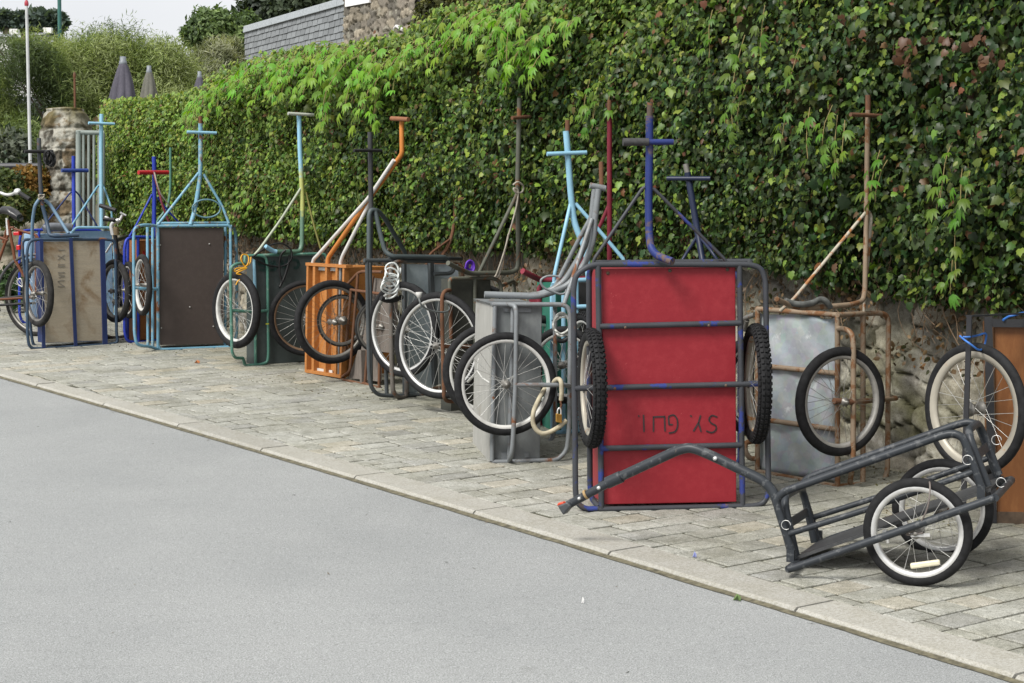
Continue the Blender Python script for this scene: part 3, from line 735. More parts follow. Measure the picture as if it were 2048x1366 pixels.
tubes(c, 'handle', SLATE, A, [[(82, 372, .15), (83, 403, .15), (94, 445, .13), (99, 470, .05), (110, 472, 0.02), (158, 470, -.02)]], .015, .06)
o = tubes(c, 'handle_pole', paint('rusty_slate', (.07, .075, .085), .45, .6), A, [[(78, 276, .15), (78, 300, .15), (82, 385, .15)]], .0155)
tubes(c, 'crossbar', BLACKP, A, [[(49, 303, .13), (106, 303, .13)]], .013)
for q in ([(79, 398, .15), (70, 410, .15), (65, 440, .2), (64, 477, .24), (62, 523, .24)], [(87, 399, .15), (99, 407, .15), (117, 435, .1), (137, 467, 0)]):
    tubes(c, 'brace', SLATEL, A, [q], .0125, .05)
wheel(c, A(76, 587, -.03), yaw_u(38), .245, .024, DULL, 20, tyre=RUBBER2)
wheel(c, A(230, 582, .10), yaw_u(38), .242, .024, DULL, 20, tyre=RUBBER2)
cable('cable_lock', 'black coiled cable hanging from the T-handle of the plank cart', 'lock', BLACKP, [A(93 + 7 * math.sin(i * .9) + i * .25, 314 - 14 * math.cos(i * .9) + i * .12, .11 - .012 * (i % 5)) for i in range(46)], .006)
cable('rope', 'grey rope lashed round the plank cart handle where its braces meet', 'rope', plain('dirty_rope', (.33, .30, .25), .9), [A(83 + 6 * math.cos(i * 1.1), 394 + 5 * math.sin(i * 1.1 + .3 * i), .13 + .02 * math.sin(i * 2)) for i in range(26)], .004)
# ---- B: bright blue cart with pale blue tray
B = Pl((45, 647), 34); c = cart('bright blue tube cart with pale blue tray standing behind the plank cart', (110, 640))
tubes(c, 'frame', BLUE, B, [[(209, 640), (212, 490), (208, 466), (195, 460), (60, 460), (44, 462), (39, 480), (39, 630), (46, 647), (70, 646), (209, 638)], [(78, 460), (78, 645)], [(150, 460), (153, 641)]], .0115)
mb = MB(); a, b_ = quadbox(B, [(62, 467), (194, 467), (198, 630), (64, 636)], .02, .2); mb.hexa(a, b_); mb.build('tray', sheet('pale_blue_board', (.27, .42, .60), (.22, .36, .55), (.33, .48, .64), .5), c, .01)
tubes(c, 'handle', BLUE, B, [[(147, 312, .1), (147, 340, .1), (148, 460, .02)]], .016)
tubes(c, 'crossbar', paint('ribbed_navy_grip', (.03, .06, .25), .1), B, [[(123, 341, .08), (176, 341, .08)]], .017)
for q in ([(147, 381, .1), (139, 387, .1), (98, 439, .02), (80, 460, .02)], [(149, 381, .1), (157, 388, .1), (192, 448, .02), (198, 460, .02)]): tubes(c, 'brace', NAVY, B, [q], .007, .05)
mb = MB(); mb.tube([B(88, 459, -.1), B(100, 453, -.1), B(142, 455, -.1)], .033, 12, .05); tag(mb.build('rolled_tarp', plain('grey_tarp', (.13, .14, .16), .6)), 'grey rolled tarp lying across the top of the blue cart', 'tarp')
# ---- C: sky blue cart behind
Cq = Pl((185, 640), 34); c = cart('sky blue cart with the tallest T-handle at the far left, beside the metal gate', (185, 638))
tubes(c, 'frame', SKYB2, Cq, [[(143, 645, .0), (142, 470, .0), (150, 455, 0), (220, 455, 0), (229, 468, 0), (231, 633, 0), (143, 645)]], .0115)
tubes(c, 'handle', SKYB2, Cq, [[(203, 228, .12), (202, 300, .12), (203, 455, .01)]], .017)
tubes(c, 'crossbar', SKYB2, Cq, [[(177, 246, .1), (229, 248, .1)]], .012)
for q in ([(202, 368, .12), (195, 373, .12), (146, 447, 0), (143, 456, 0)], [(204, 367, .12), (208, 374, .12), (222, 414, .02), (226, 456, 0)]): tubes(c, 'brace', SKYB, Cq, [q], .009, .04)
mb = MB(); a, b_ = quadbox(Cq, [(147, 462), (224, 462), (226, 628), (148, 636)], .02, .16); mb.hexa(a, b_); mb.build('panel', sheet('pale_blue_board', (1, 1, 1), (1, 1, 1), (1, 1, 1)), c)
wheel(c, Cq(233, 560, .2), yaw_u(38), .24, .02, DULL, 20)
# ---- D: blue cart with varnished panel and red T grip
D = Pl((262, 685), (292, 682)); c = cart('blue tube cart with red T grip and orange-brown panel beside the sky blue one', (275, 683))
tubes(c, 'frame', BLUE, D, [[(330, 680), (330, 490), (322, 475), (292, 474), (265, 474), (253, 478), (249, 495), (249, 665), (255, 683), (270, 685), (330, 680)], [(256, 476, .1), (255, 682, .1)], [(276, 476), (277, 683)]], .0115)
mb = MB(); a, b_ = quadbox(D, [(279, 481), (326, 479), (327, 676), (280, 680)], .015, .16); mb.hexa(a, b_); mb.build('panel', sheet('varnished_orange_panel', (.34, .13, .045), (.27, .095, .03), (.40, .17, .06), .45, 0, (.12, .05, .02), .62, (1, 1, 4)), c)
strokes(c, 'lettering', REDP, D, [[(286, 517), (287, 502)], [(287, 502), (293, 516)], [(293, 516), (294, 500)]], .006, .012)
tubes(c, 'handle', BLUE, D, [[(308, 313, .05), (309, 345, .05), (308, 445, .03), (308, 474, .0)]], .0165)
tubes(c, 'crossbar', REDP, D, [[(277, 345, .03), (336, 345, .03)]], .017)
for q in ([(304, 389, .05), (274, 448, .02), (259, 473, 0)], [(315, 394, .05), (332, 417, .03), (358, 445, 0), (326, 476, 0)]): tubes(c, 'brace', BLUE, D, [q], .008, .02)
wheel(c, D(258, 580, -.06), yaw_u(26), .215, .021, WHITE, 20)
cable('rope', 'maroon rope trailing from the red T grip of the blue cart', 'rope', plain('maroon_rope', (.22, .04, .06), .85), [D(*q) for q in ((308, 342, .01), (312, 362, .0), (318, 382, .0), (325, 410, .0), (335, 437, .0), (341, 448, 0))], .009)
cable('rope', 'pale thin rope hanging beside the maroon one from the red T grip', 'rope', plain('dirty_rope', (1, 1, 1)), [D(*q) for q in ((309, 345, .0), (314, 366, -.02), (322, 388, -.02), (339, 412, -.02), (347, 430, 0))], .0055)
# ---- the dark green bent handle behind: mostly hidden cart
H2 = Pl((350, 668), 25); c = cart('mostly hidden cart behind the brown panel one, showing only its thin dark green handle', (350, 668))
GREENT = paint('dark_green_paint', (.09, .23, .18), .26, .45, wear=(.16, .25, .2))
tubes(c, 'handle', GREENT, H2, [[(341, 295, .0), (341, 380, 0), (336, 415, 0), (312, 445, 0), (312, 470, 0)]], .010, .08)
tubes(c, 'frame', GREENT, H2, [[(312, 672), (312, 462), (400, 458), (400, 664), (312, 672)]], .0115)
# ---- E: brown panel, sky blue tubes
E = Pl((318, 700), (457, 694)); c = cart('sky blue tube cart with a plain dark brown panel and rust on its tubes', (390, 697))
tubes(c, 'frame', SKYB, E, [[(316, 690), (320, 699), (455, 694), (463, 693), (461, 455), (457, 451), (316, 452)],
    [(316, 696, -.0), (316, 460, 0), (312, 452, 0), (300, 450, -.06), (283, 450, -.10), (269, 456, -.12), (267, 480, -.12), (269, 667, -.12), (273, 688, -.12), (285, 692, -.10), (301, 693, -.04), (316, 699, 0)],
    [(305.5, 455, .05), (305.5, 694, .05)], [(295, 454, .12), (296, 690, .12)], [(451, 454, .05), (450, 690, .05)], [(316, 447, .14), (457, 446, .14)], [(316, 447, .14), (316, 452, 0)], [(457, 446, .14), (457, 451, 0)],
    [(461, 452, 0), (468, 455, .05), (472, 470, .1), (473, 520, .12), (474, 660, .12), (470, 688, .1), (461, 692, 0)], [(269, 575, -.12), (287, 578, -.1), (315, 578, 0)]], .0115, .05)
mb = MB(); a, b_ = quadbox(E, [(319, 456), (447, 455), (446, 687), (321, 690)], .005, .03); mb.hexa(a, b_); o = mb.build('panel', sheet('dark_brown_panel', (.068, .052, .046), (.060, .046, .041), (.075, .058, .052), .6, 0, (.05, .04, .036), .7, (1, 1, 1), 3, None), c)
a, b_ = quadbox(E, [(321, 458), (445, 457), (444, 685), (323, 688)], .03, .22); mb = MB()
for i in range(4): mb.add([a[i], a[(i + 1) % 4], b_[(i + 1) % 4], b_[i]], [(0, 1, 2, 3)])
mb.build('tray', plain('dark_plywood', (.09, .06, .04), .8), c)
mb = MB()
for x, y in ((321, 490), (419, 488), (380, 614), (323, 656), (427, 653)): mb.lathe(E(x, y, 0), E.n, [(0, -.002), (.005, -.0015), (.006, .006)], 10); mb.cut()
mb.build_each('bolt_head', GREYRIM, c)
tubes(c, 'handle', SKYB, E, [[(401, 247, .06), (401, 344, .06), (397, 378, .06), (390, 420, .04), (381, 450, .0)]], .0165, .1)
tubes(c, 'handle_tip', RUST, E, [[(401, 232, .06), (401, 249, .06)]], .0145)
tubes(c, 'crossbar', SKYB2, E, [[(374, 264, .04), (433, 266, .04)]], .0115)
for q in ([(397, 346, .06), (316, 449, 0)], [(407, 348, .06), (445, 413, .03), (458, 447, 0)]): tubes(c, 'brace', SKYB, E, [q], .0105)
wheel(c, E(285, 570, .02), yaw_u(25), .225, .022, WHITE, 24, tyre=RUBBER2)
cable('cable_lock', 'blue-grey cable lock looped on the brace of the brown panel cart', 'lock', plain('blue_cable', (.10, .20, .25), .5), [E(413 + 28 * math.cos(i * .3), 417 + 18 * math.sin(i * .3), .02) for i in range(23)], .0065)
# ---- F: dark green box
Fp = Pl((491, 731), (606, 724)); c = cart('dark green box cart with a yellow and blue handle and a black rubber strap', (540, 728))
dg = sheet('dark_green_grey_sheet', (.066, .082, .081), (.056, .070, .070), (.078, .094, .092), .55, 0, (.07, .07, .055), .68)
mb = MB(); a, b_ = quadbox(Fp, [(508, 514), (641, 511), (642, 721), (508, 730)], .005, .16); mb.hexa(a, b_); mb.build('box', dg, c, .004)
tubes(c, 'frame', GREENT, Fp, [[(507, 511), (654, 507), (652, 722)], [(488, 512, -.02), (521, 511, -.02), (532, 515, -.02), (535, 530, -.02), (537, 708, -.02), (535, 725, -.02), (522, 729, -.02), (490, 731, -.02)],
    [(490, 527, -.05), (474, 527, -.08), (463, 533, -.09), (461, 550, -.09), (464, 705, -.09), (470, 716, -.08), (486, 716, -.04)], [(511, 575, -.01), (511, 729, -.01)], [(462, 621, -.09), (510, 624, -.04), (535, 621, -.02)], [(508, 511, 0), (488, 512, .0)], [(486, 716, -.04), (490, 730, -.02)], [(490, 527, -.05), (490, 512, -.02)]], .0105, .05)
tubes(c, 'post', SKYB2, Fp, [[(508, 518, -.012), (511, 600, -.012)]], .0115)
POLE3, nt, b = nodes('blue_yellow_green_pole'); co = coords(nt)
sx = N(nt, 'ShaderNodeSeparateXYZ'); nt.links.new(co, sx.inputs[0])
rp = N(nt, 'ShaderNodeValToRGB'); mr = N(nt, 'ShaderNodeMapRange'); mr.inputs['From Min'].default_value = .75; mr.inputs['From Max'].default_value = 1.67
ad = N(nt, 'ShaderNodeMath', operation='ADD'); nt.links.new(sx.outputs[2], mr.inputs['Value']); nt.links.new(mr.outputs[0], ad.inputs[0])
ml = N(nt, 'ShaderNodeMath', operation='MULTIPLY'); ml.inputs[1].default_value = .25; nt.links.new(noise(nt, co, 30, 4), ml.inputs[0]); nt.links.new(ml.outputs[0], ad.inputs[1])
nt.links.new(ad.outputs[0], rp.inputs[0]); e = rp.color_ramp.elements; e[0].position = .40; e[0].color = (.09, .17, .12, 1); e[1].position = .48; e[1].color = (.38, .40, .12, 1)
q = e.new(.70); q.color = (.40, .42, .14, 1); q = e.new(.78); q.color = (.24, .46, .62, 1)
nt.links.new(rp.outputs[0], b.inputs['Base Color']); b.inputs['Roughness'].default_value = .5
tubes(c, 'handle', POLE3, Fp, [[(598, 226, .05), (600, 300, .05), (605, 400, .05), (604, 490, .03), (600, 503, .02), (590, 504, .0), (550, 503, -.03)]], .0165, .04)
tubes(c, 'handle_foot', SKYB2, Fp, [[(553, 503.5, -.03), (546, 502, -.03), (531, 493, -.05)]], .0165, .02)
tubes(c, 'crossbar', paint('whitish_bar', (.5, .52, .47), .15), Fp, [[(576, 227, .03), (627, 230, .03)]], .0115)
tubes(c, 'brace', paint('pale_green_brace', (.42, .46, .36), .25), Fp, [[(604, 373, .05), (560, 442, .02), (518, 500, 0), (508, 511, 0)]], .0095)
tubes(c, 'brace', paint('mustard_brace', (.26, .25, .08), .25), Fp, [[(612, 384, .05), (625, 440, .03), (640, 493, .0), (645, 507, 0)]], .0075)
wheel(c, Fp(472.5, 620, -.02), yaw_u(44), .262, .028, WHITE, 32)
wheel(c, Fp(614, 636, -.16), yaw_u(-78), .262, .021, BROWNRIM, 28)
LT = plain('dark_green_lettering', (.018, .052, .046), .6)
strokes(c, 'painted_lettering', LT, Fp, [[(586, 520), (594, 521), (597, 529), (593, 536), (588, 535)], [(556, 535), (562, 521), (568, 535)], [(559, 530), (565, 530)], [(574, 521), (574, 536)], [(540, 522), (546, 532), (548, 522)], [(548, 522), (550, 538), (541, 540)], [(531, 521), (519, 524), (520, 530), (530, 533), (529, 540), (519, 539)]], .0095, .002)
strokes(c, 'yellow_tie', plain('yellow_tie', (.62, .60, .03), .5), Fp, [[(532, 648), (541, 647)]], .004, -.045)
cable('cable_lock', 'black rubber cable draped over the top of the dark green box', 'lock', BLACKP, [Fp(*q) for q in ((507, 513, -.05), (527, 498, -.05), (545, 489, -.04), (562, 487, -.04), (576, 493, -.04), (583, 503, -.04), (583, 516, -.04), (576, 527, -.03), (562, 533, -.03), (545, 532, -.03), (528, 528, -.04), (514, 520, -.05), (504, 513, -.05))], .0065)
cable('strap', 'black elastic strap with hook hanging in front of the dark green box', 'strap', BLACKP, [Fp(*q) for q in ((572, 500, -.05), (563, 508, -.04), (559, 524, -.03), (559, 545, -.03), (563, 563, -.03), (559, 575, -.035), (565, 563, -.03), (572, 545, -.03), (578, 522, -.03), (579, 510, -.03))], .008)
cable('cable_lock', 'thin yellow curly cable hanging over the white-rimmed wheel of the green cart', 'lock', plain('yellow_cable', (.60, .30, .01), .5), [Fp(*q) for q in ((502, 514, -.06), (500, 526, -.07), (490, 532, -.07), (482, 518, -.07), (486, 509, -.06), (496, 512, -.06), (497, 524, -.07), (490, 534, -.08), (472, 537, -.09), (470, 543, -.09), (482, 538, -.1), (494, 536, -.1), (484, 541, -.1), (473, 547, -.1), (484, 550, -.1), (486, 555, -.1), (476, 562, -.1), (472, 570, -.1))], .0045)
# ---- G: orange slatted box
Gp = Pl((610, 744), (667, 755)); Gs = Pl((667, 755), 38); c = cart('orange slatted wooden box cart with white braces and a big black wheel', (650, 752))
orange = sheet('orange_painted_wood', (.47, .19, .05), (.39, .15, .038), (.53, .235, .075), .55, 0, (.28, .12, .05), .64, (1, 1, 3), 4)
mb = MB(); a, b_ = quadbox(Gp, [(615, 531), (687, 535), (676, 756), (612, 744)], .02, .42); mb.hexa(a, b_); mb.build('box', orange, c)
for (x0, y0, x1, y1, wpx) in ((615, 526, 611, 744, 6), (628, 527, 625, 748, 7.5), (652, 528, 649, 752, 6.5), (673, 531, 670, 755, 6), (687, 531, 680, 756, 6)):
    mb = MB(); flatbar(mb, Gp, (x0, y0), (x1, y1), wpx * 1.15, -.02, .04); mb.build('slat', orange, c)
mb = MB(); flatbar(mb, Gp, (611, 528), (692, 533), 6, -.024, .05); mb.cut(); flatbar(mb, Gp, (611, 742), (680, 753), 6, -.024, .05); mb.cut(); mb.build_each('rail', orange, c)
mb = MB(); flatbar(mb, Gp, (633, 537), (671, 539), 6.5, .006, .008); mb.cut(); flatbar(mb, Gp, (626, 738), (664, 744), 6, .006, .008); mb.cut(); mb.build_each('white_strip', WHITE, c)
mb = MB(); flatbar(mb, Gp, (680, 534), (675, 754), 6, -.008, .02); mb.build('grey_post', GREYT, c)
mb = MB(); a, b_ = quadbox(Gs, [(690, 534), (763, 536), (763, 545), (690, 545)], -.02, .01); mb.hexa(a, b_); mb.build('side_trim', GREYT, c)
tubes(c, 'handle', paint('orange_tube', (.60, .22, .05), .22, .5), Gp, [[(655, 530, .0), (656, 516, .0), (738, 398, .04), (802, 311, .08), (804, 305, .08), (803, 240, .08)]], .0155, .03)
tubes(c, 'crossbar', paint('rusty_orange_bar', (.28, .12, .06), .35, .6), Gp, [[(783, 237, .05), (817, 239, .05)]], .0145)
WT = paint('white_tube', (.70, .68, .66), .2, .5)
for q in ([(625, 530, 0), (627, 519, .0), (636, 510, .0), (738, 395, .02), (788, 320, .05)], [(681, 533, 0), (681, 525, .0), (685, 512, .0), (739, 406, .05)]): tubes(c, 'brace', WT, Gp, [q], .0125, .04)
wheel(c, Gs(665, 644, -.20), yaw_u(-58), .268, .024, DULL, 32, spoke=RUSTSPOKE)
# ---- H: thin rusty frame with grey boards
Hp = Pl((679, 758), (759, 775)); Hs = Pl((720, 770), 36); c = cart('thin rusty steel frame cart with grey weathered boards beside the orange box', (720, 766))
gb = sheet('grey_weathered_wood', (.19, .165, .145), (.145, .125, .11), (.24, .21, .185), .9, 0, (.10, .085, .07), .6, (1, 1, .18), 9)
tubes(c, 'frame', RUST, Hp, [[(690, 578), (777, 590)], [(690, 574), (716, 546), (724, 543), (764, 544)], [(716, 546), (713, 586), (700, 742), (680, 757)], [(702, 582), (691, 707), (683, 707)], [(682, 709), (680, 757)], [(746, 552), (742, 590), (730, 766)], [(679, 758), (759, 775)], [(759, 719), (758, 776)], [(714, 774), (727, 765), (740, 772)], [(679, 758, .0), (679, 750, .3)], [(759, 775, 0), (765, 765, .3)]], .0095, .03)
for q in ([(716, 700), (757, 706), (757, 763), (697, 756)], [(745, 556), (790, 562), (786, 706), (722, 700)]):
    mb = MB(); a, b_ = quadbox(Hp, q, .03, .055); mb.hexa(a, b_); mb.build('board', gb, c)
mb = MB(); a, b_ = quadbox(Hs, [(722, 700), (757, 705), (758, 766), (724, 770)], .03, .055); mb.hexa(a, b_); mb.build('side_board', gb, c)
wheel(c, Hp(682, 641, -.05), yaw_u(-60), .168, .010, DULL, 28, tyre=RUBBER2, spoke=RUSTSPOKE, hubr=.02, rimw=.011)
wheel(c, Hp(758, 653, .02), yaw_u(-58), .170, .010, DULL, 28, tyre=RUBBER2, spoke=RUSTSPOKE, rimw=.011)
# ---- I: dark grey tube cart with blue-grey panels
Ip = Pl((742, 778), (788, 791)); Is = Pl((800, 796), 38); c = cart('dark grey tube cart with blue-grey panels and a black T-handle with arched brace', (790, 791))
bg_ = sheet('blue_grey_sheet', (.36, .42, .45), (.32, .38, .41), (.40, .46, .49), .5, 0, (.12, .13, .13), .66)
for q in ([(814, 528), (860, 529), (873, 772), (815, 792)], [(869, 528), (916, 529), (925, 758), (874, 770)]):
    mb = MB(); a, b_ = quadbox(Is, q, .05, .07); mb.hexa(a, b_); mb.build('panel', bg_, c)
mb = MB()
for (p, q, w_) in (((864, 519), (873, 770), 9), ((811, 522), (813, 793), 6)): flatbar(mb, Is, p, q, w_, .02, .03); mb.cut()
mb.build_each('upright', DKGREY, c)
tubes(c, 'frame', DKGREY, Is, [[(728, 521), (797, 521), (895, 523)], [(778, 517, .05), (895, 517, .05), (922, 518, .3)], [(734, 523), (736, 640), (738, 745), (742, 775), (756, 790), (788, 792), (857, 789)], [(868, 548), (900, 547), (907, 541), (908, 530)], [(740, 521, .3), (742, 770, .3)], [(760, 722, .1), (772, 727, .1), (773.5, 790, .1)]], .0125, .05)
tubes(c, 'hoop', paint('brown_grey_tube', (.15, .135, .12), .42, .55), Is, [[(812, 524), (806, 523), (793, 523, -.03), (781, 534, -.06), (781, 560, -.06), (783, 733, -.06), (786, 786, -.06), (800, 797, -.04), (813, 794), (813.5, 750)]], .014, .05)
DKG = paint('dark_slate_tube', (.075, .095, .10), .2, .45)
tubes(c, 'handle', paint('black_steel_pole', (.05, .052, .055), .2, .45), Is, [[(740, 264, .1), (741, 330, .1), (742, 418, .1), (740, 519, .05)]], .0155)
tubes(c, 'crossbar', BLACKP, Is, [[(708, 301, .08), (763, 301, .08)]], .010)
for q in ([(738, 520, .05), (738, 430, .08), (742, 420, .08), (750, 420, .08), (760, 465, .05), (770, 503, .02), (784, 513, -.02), (890, 514, -.02), (897, 523, 0)], [(744, 420, .08), (756, 421, .1), (772, 440, .15), (811, 507, .25)]): tubes(c, 'brace', DKG, Is, [q], .0145, .07)
wheel(c, Ip(806, 659, -.06), yaw_u(50), .285, .022, ALU, 28)
tubes(c, 'wheel_guard', DKGREY, Ip, [[(783, 524, .02), (786, 790, .02)]], .012)
cable('cable_lock', 'white coiled cable lock hanging on the dark grey cart', 'lock', plain('white_cable', (.60, .63, .62), .4), [Is(786 + (15 + 2 * math.sin(i)) * math.cos(i * .55) - .13 * i, 536 + (15 + 2 * math.cos(i * .7)) * math.sin(i * .55) + .78 * i, -.10 - .006 * (i % 6)) for i in range(62)], .0055)
mb = MB(); mb.tube([Is(762, 596, -.09), Is(773, 601, -.09), Is(790, 600, -.09), Is(803, 594, -.06)], .016, 10, .02); tag(mb.build('bicycle_lock', BLACKP), 'black lock body clasping the wheel of the dark grey cart', 'lock')
cable('coiled_rope', 'violet coiled cord hung by the blue-grey panel', 'rope', plain('violet_cord', (.10, .025, .38), .6), [Is(940 + (4 + .12 * i) * math.cos(i * .6), 533 + (6 + .15 * i) * math.sin(i * .6), .05 - .002 * i) for i in range(48)], .006)
# brown bent handle behind
H3 = Pl((905, 775), 30); c = cart('mostly hidden cart behind the blue-grey one, showing a bent rusty brown handle', (905, 775))
tubes(c, 'handle', RUST, H3, [[(911, 395, .1), (910, 435, .1), (905, 470, .1), (893, 500, .08), (885, 508, .05), (880, 540, .0)]], .0115, .08)
tubes(c, 'brace', RUST, H3, [[(902, 477, .1), (858, 509, .0), (850, 540, 0)]], .008)
tubes(c, 'frame', RUST, H3, [[(850, 779), (850, 530), (925, 528), (925, 770), (850, 779)]], .0115)
# ---- J: olive box, silver wheel
Jp = Pl((902, 824), 34); c = cart('olive box cart with a big silver-rimmed wheel and a tall rusty olive handle', (915, 820))
ol = sheet('dark_olive_sheet', (.058, .062, .052), (.048, .052, .045), (.07, .073, .06), .55, 0, (.10, .10, .08), .64)
mb = MB(); a, b_ = quadbox(Jp, [(903, 558), (981, 557), (982, 812), (902, 824)], .02, .13); mb.hexa(a, b_); mb.build('box', ol, c)
tubes(c, 'frame', OLIVE, Jp, [[(900, 600), (899, 562), (903, 557), (985, 556), (997, 561), (1002, 573), (1004, 600)], [(950, 557), (950, 812)], [(1004, 600), (1004, 812)], [(1003, 572, .0), (1028, 560, .15), (1028, 590, .15), (1029, 790, .15)]], .0115, .05)
tubes(c, 'hoop', RUST, Jp, [[(900, 580), (890, 582, -.05), (884, 592, -.07), (884, 640, -.07), (888, 797, -.07), (896, 803, -.05), (925, 803, 0)], [(884, 693, -.07), (947, 693, -.0)], [(901, 613, .01), (902, 677, .01)]], .0115, .05)
tubes(c, 'handle', OLIVE, Jp, [[(1039, 196, -.1), (1038, 239, -.1), (1035, 367, -.1), (1036, 443, -.05), (1037, 524, .0), (1034, 540, .0), (1022, 545, .0), (939, 547, -.02), (915, 536, -.1), (896, 526, -.14)]], .0145, .05)
tubes(c, 'crossbar', RUST, Jp, [[(1024, 236, -.12), (1059, 233, -.1)]], .011)
tubes(c, 'brace', OLIVE, Jp, [[(1037, 382, -.1), (955, 552, 0)]], .011)
wheel(c, Jp(878, 691, -.02), yaw_u(58), .305, .022, ALU, 32)
wheel(c, Jp(962, 668, .16), yaw_u(58), .295, .026, ALU, 28)
cable('rope', 'dirty pale rope tied from the tall olive handle down to its frame', 'rope', plain('dirty_rope', (1, 1, 1)), [Jp(*q) for q in ((1026, 370, -.13), (1036, 364, -.14), (1047, 373, -.13), (1044, 384, -.12), (1033, 386, -.13), (1027, 377, -.13), (1036, 381, -.13), (1034, 408, -.12), (1026, 440, -.1), (1018, 467, -.08), (1008, 505, -.06), (994, 546, -.03), (990, 553, -.02), (1000, 545, -.03), (1017, 468, -.08))], .0055)
cable('cable_lock', 'thin grey cable lock looped over the big silver-rimmed wheel', 'lock', plain('grey_cable', (.10, .11, .11), .5), [Jp(*q) for q in ((838, 594, -.1), (840, 604, -.12), (846, 613, -.12), (864, 622, -.11), (889, 624, -.1), (899, 618, -.08), (896, 609, -.06))], .0055)
mb = MB(); mb.lathe(Jp(838, 590, -.1), Vector((0, 0, 1)), [(0, -.018), (.010, -.018), (.020, .014), (.017, .016), (0, .010)], 12); tag(mb.build('cable_end', WHITE), 'small white cable end standing on top of the silver-rimmed tyre', 'lock')
# ---- K: grey box cart
Kp = Pl((984, 924), 9); KL = Pl((984, 924), -81); c = cart('grey sheet metal box cart with white-rimmed wheel and swept back grey handle', (1030, 922))
gm_ = sheet('grey_painted_metal', (.185, .20, .205), (.155, .17, .175), (.22, .235, .235), .5, 0, (.13, .12, .105), .62, (1, 1, .4))
gl_ = sheet('lit_grey_painted_metal', (.40, .40, .375), (.34, .34, .32), (.46, .455, .43), .6, 0, (.24, .22, .19), .58, (1, 1, .3))  # light from the left painted in: paler copy of the grey for that face
fr = [Kp(x, y) for x, y in ((988, 611), (1084, 612), (1080, 918), (981, 923))]; bk = [v + Kp.n * .60 for v in fr]
mb = MB(); mb.hexa(fr, bk); mb.build('box', gm_, c, .003)
mb = MB(); k = KL.n * -.004; q = [fr[0], fr[3], bk[3], bk[0]]; dz = (fr[0] - fr[3]) * .012; mb.hexa([v - Kp.u * .006 for v in q], [v - Kp.u * .001 for v in q]); mb.build('end_panel', gl_, c)
mb = MB(); up = Vector((0, 0, .012)); q = [fr[0], fr[1], bk[1], bk[0]]; mb.hexa([v + up - Kp.u * .02 for v in q], [v + up * .1 - Kp.u * .012 for v in q]); mb.build('lid', GREYT, c)
tubes(c, 'frame', GREYT, Kp, [[(984, 609, -.02), (1122, 609, -.02), (1136, 614, -.02), (1141, 630, -.02), (1138, 860, -.02), (1133, 902, -.02), (1115, 920, -.02), (984, 924, -.02)], [(990, 612, -.02), (984, 922, -.02)], [(1110, 618, .58), (1110, 845, .58), (1104, 880, .58), (1085, 893, .58)], [(1110, 609, -.02), (1110, 618, .58)]], .0115, .05)
tubes(c, 'hoop', GREYT, Kp, [[(1020, 609, -.03), (1030, 612, -.11), (1033, 625, -.12), (1031, 770, -.12), (1026, 880, -.12), (1023, 912, -.11), (1018, 922, -.02)], [(1026, 612, -.02), (1018, 922, -.02)], [(1031, 770, -.12), (1128, 770, -.12), (1139, 772, -.02)]], .0115, .04)
mb = MB(); flatbar(mb, Kp, (1007, 618), (1062, 619), 11, -.006, .005); mb.cut(); flatbar(mb, Kp, (1003, 912), (1018, 912), 14, -.006, .005); mb.cut(); flatbar(mb, Kp, (1050, 910), (1058, 910), 10, -.006, .005); mb.cut(); mb.build_each('bracket', GREYT, c)
tubes(c, 'handle', GREYT, Kp, [[(969, 589, .16), (1075, 593, .16), (1110, 583, .16), (1138, 570, .16), (1172, 525, .16), (1187, 480, .16), (1190, 435, .16), (1197, 378, .16)], [(972, 589, .28), (1070, 592, .28), (1105, 580, .28), (1130, 562, .27), (1162, 510, .24), (1178, 470, .2), (1184, 435, .18), (1190, 378, .17)]], .0165, .10)
tubes(c, 'crossbar', GREYT, Kp, [[(1180, 371, .17), (1211, 377, .17)]], .0155)
for q in ([(1110, 574, .3), (1157, 480, .24), (1185, 429, .2)], [(1128, 608, .0), (1140, 573, .05), (1157, 520, .1), (1184, 438, .15)]): tubes(c, 'brace', GREYT, Kp, [q], .0115, .08)
tubes(c, 'handle_tip', RUST, Kp, [[(1202, 324, .22), (1203, 372, .20)]], .012)
wheel(c, Kp(1011, 768, -.075), yaw_u(99), .251, .0215, WHITE, 28, rimw=.016)
wheel(c, Kp(980, 742, .66), yaw_u(99), .250, .0215, WHITE, 28, rimw=.016)
tubes(c, 'prop_leg', WHITE, KL, [[(958, 718), (956, 742), (936, 763)], [(956, 742), (966, 756), (981, 766)]], .007, .02)
cable('wire_loop', 'stiff grey wire loop on the swept back handle of the grey box cart', 'wire', GREYT, [Kp(*q) for q in ((1117, 553, .1), (1097, 552, .1), (1084, 558, .1), (1082, 566, .1), (1089, 576, .1), (1105, 583, .1), (1120, 588, .1), (1130, 586, .1), (1133, 579, .1))], .006)
wc = plain('pale_cable', (.52, .53, .50), .4)
cable('cable_lock', 'pale coiled cable lock hanging between grey box cart and red panel cart', 'lock', wc, [Kp(1122 + (16 + 1.5 * math.sin(i * 1.3)) * math.cos(i * .45) + .05 * i, 646 + (20 + 2 * math.sin(i * .7)) * math.sin(i * .45) + .12 * i, .04 - .005 * (i % 6)) for i in range(56)], .0055)
mb = MB(); mb.tube([Kp(1115, 680, .03), Kp(1126, 683, .03), Kp(1136, 676, .03)], .012, 9, .02); tag(mb.build('bicycle_lock', BLACKP), 'black lock body at the bottom of the pale coiled cable', 'lock')
ch = plain('fabric_sleeve', (.40, .36, .26), .9, 0, .25, 30)
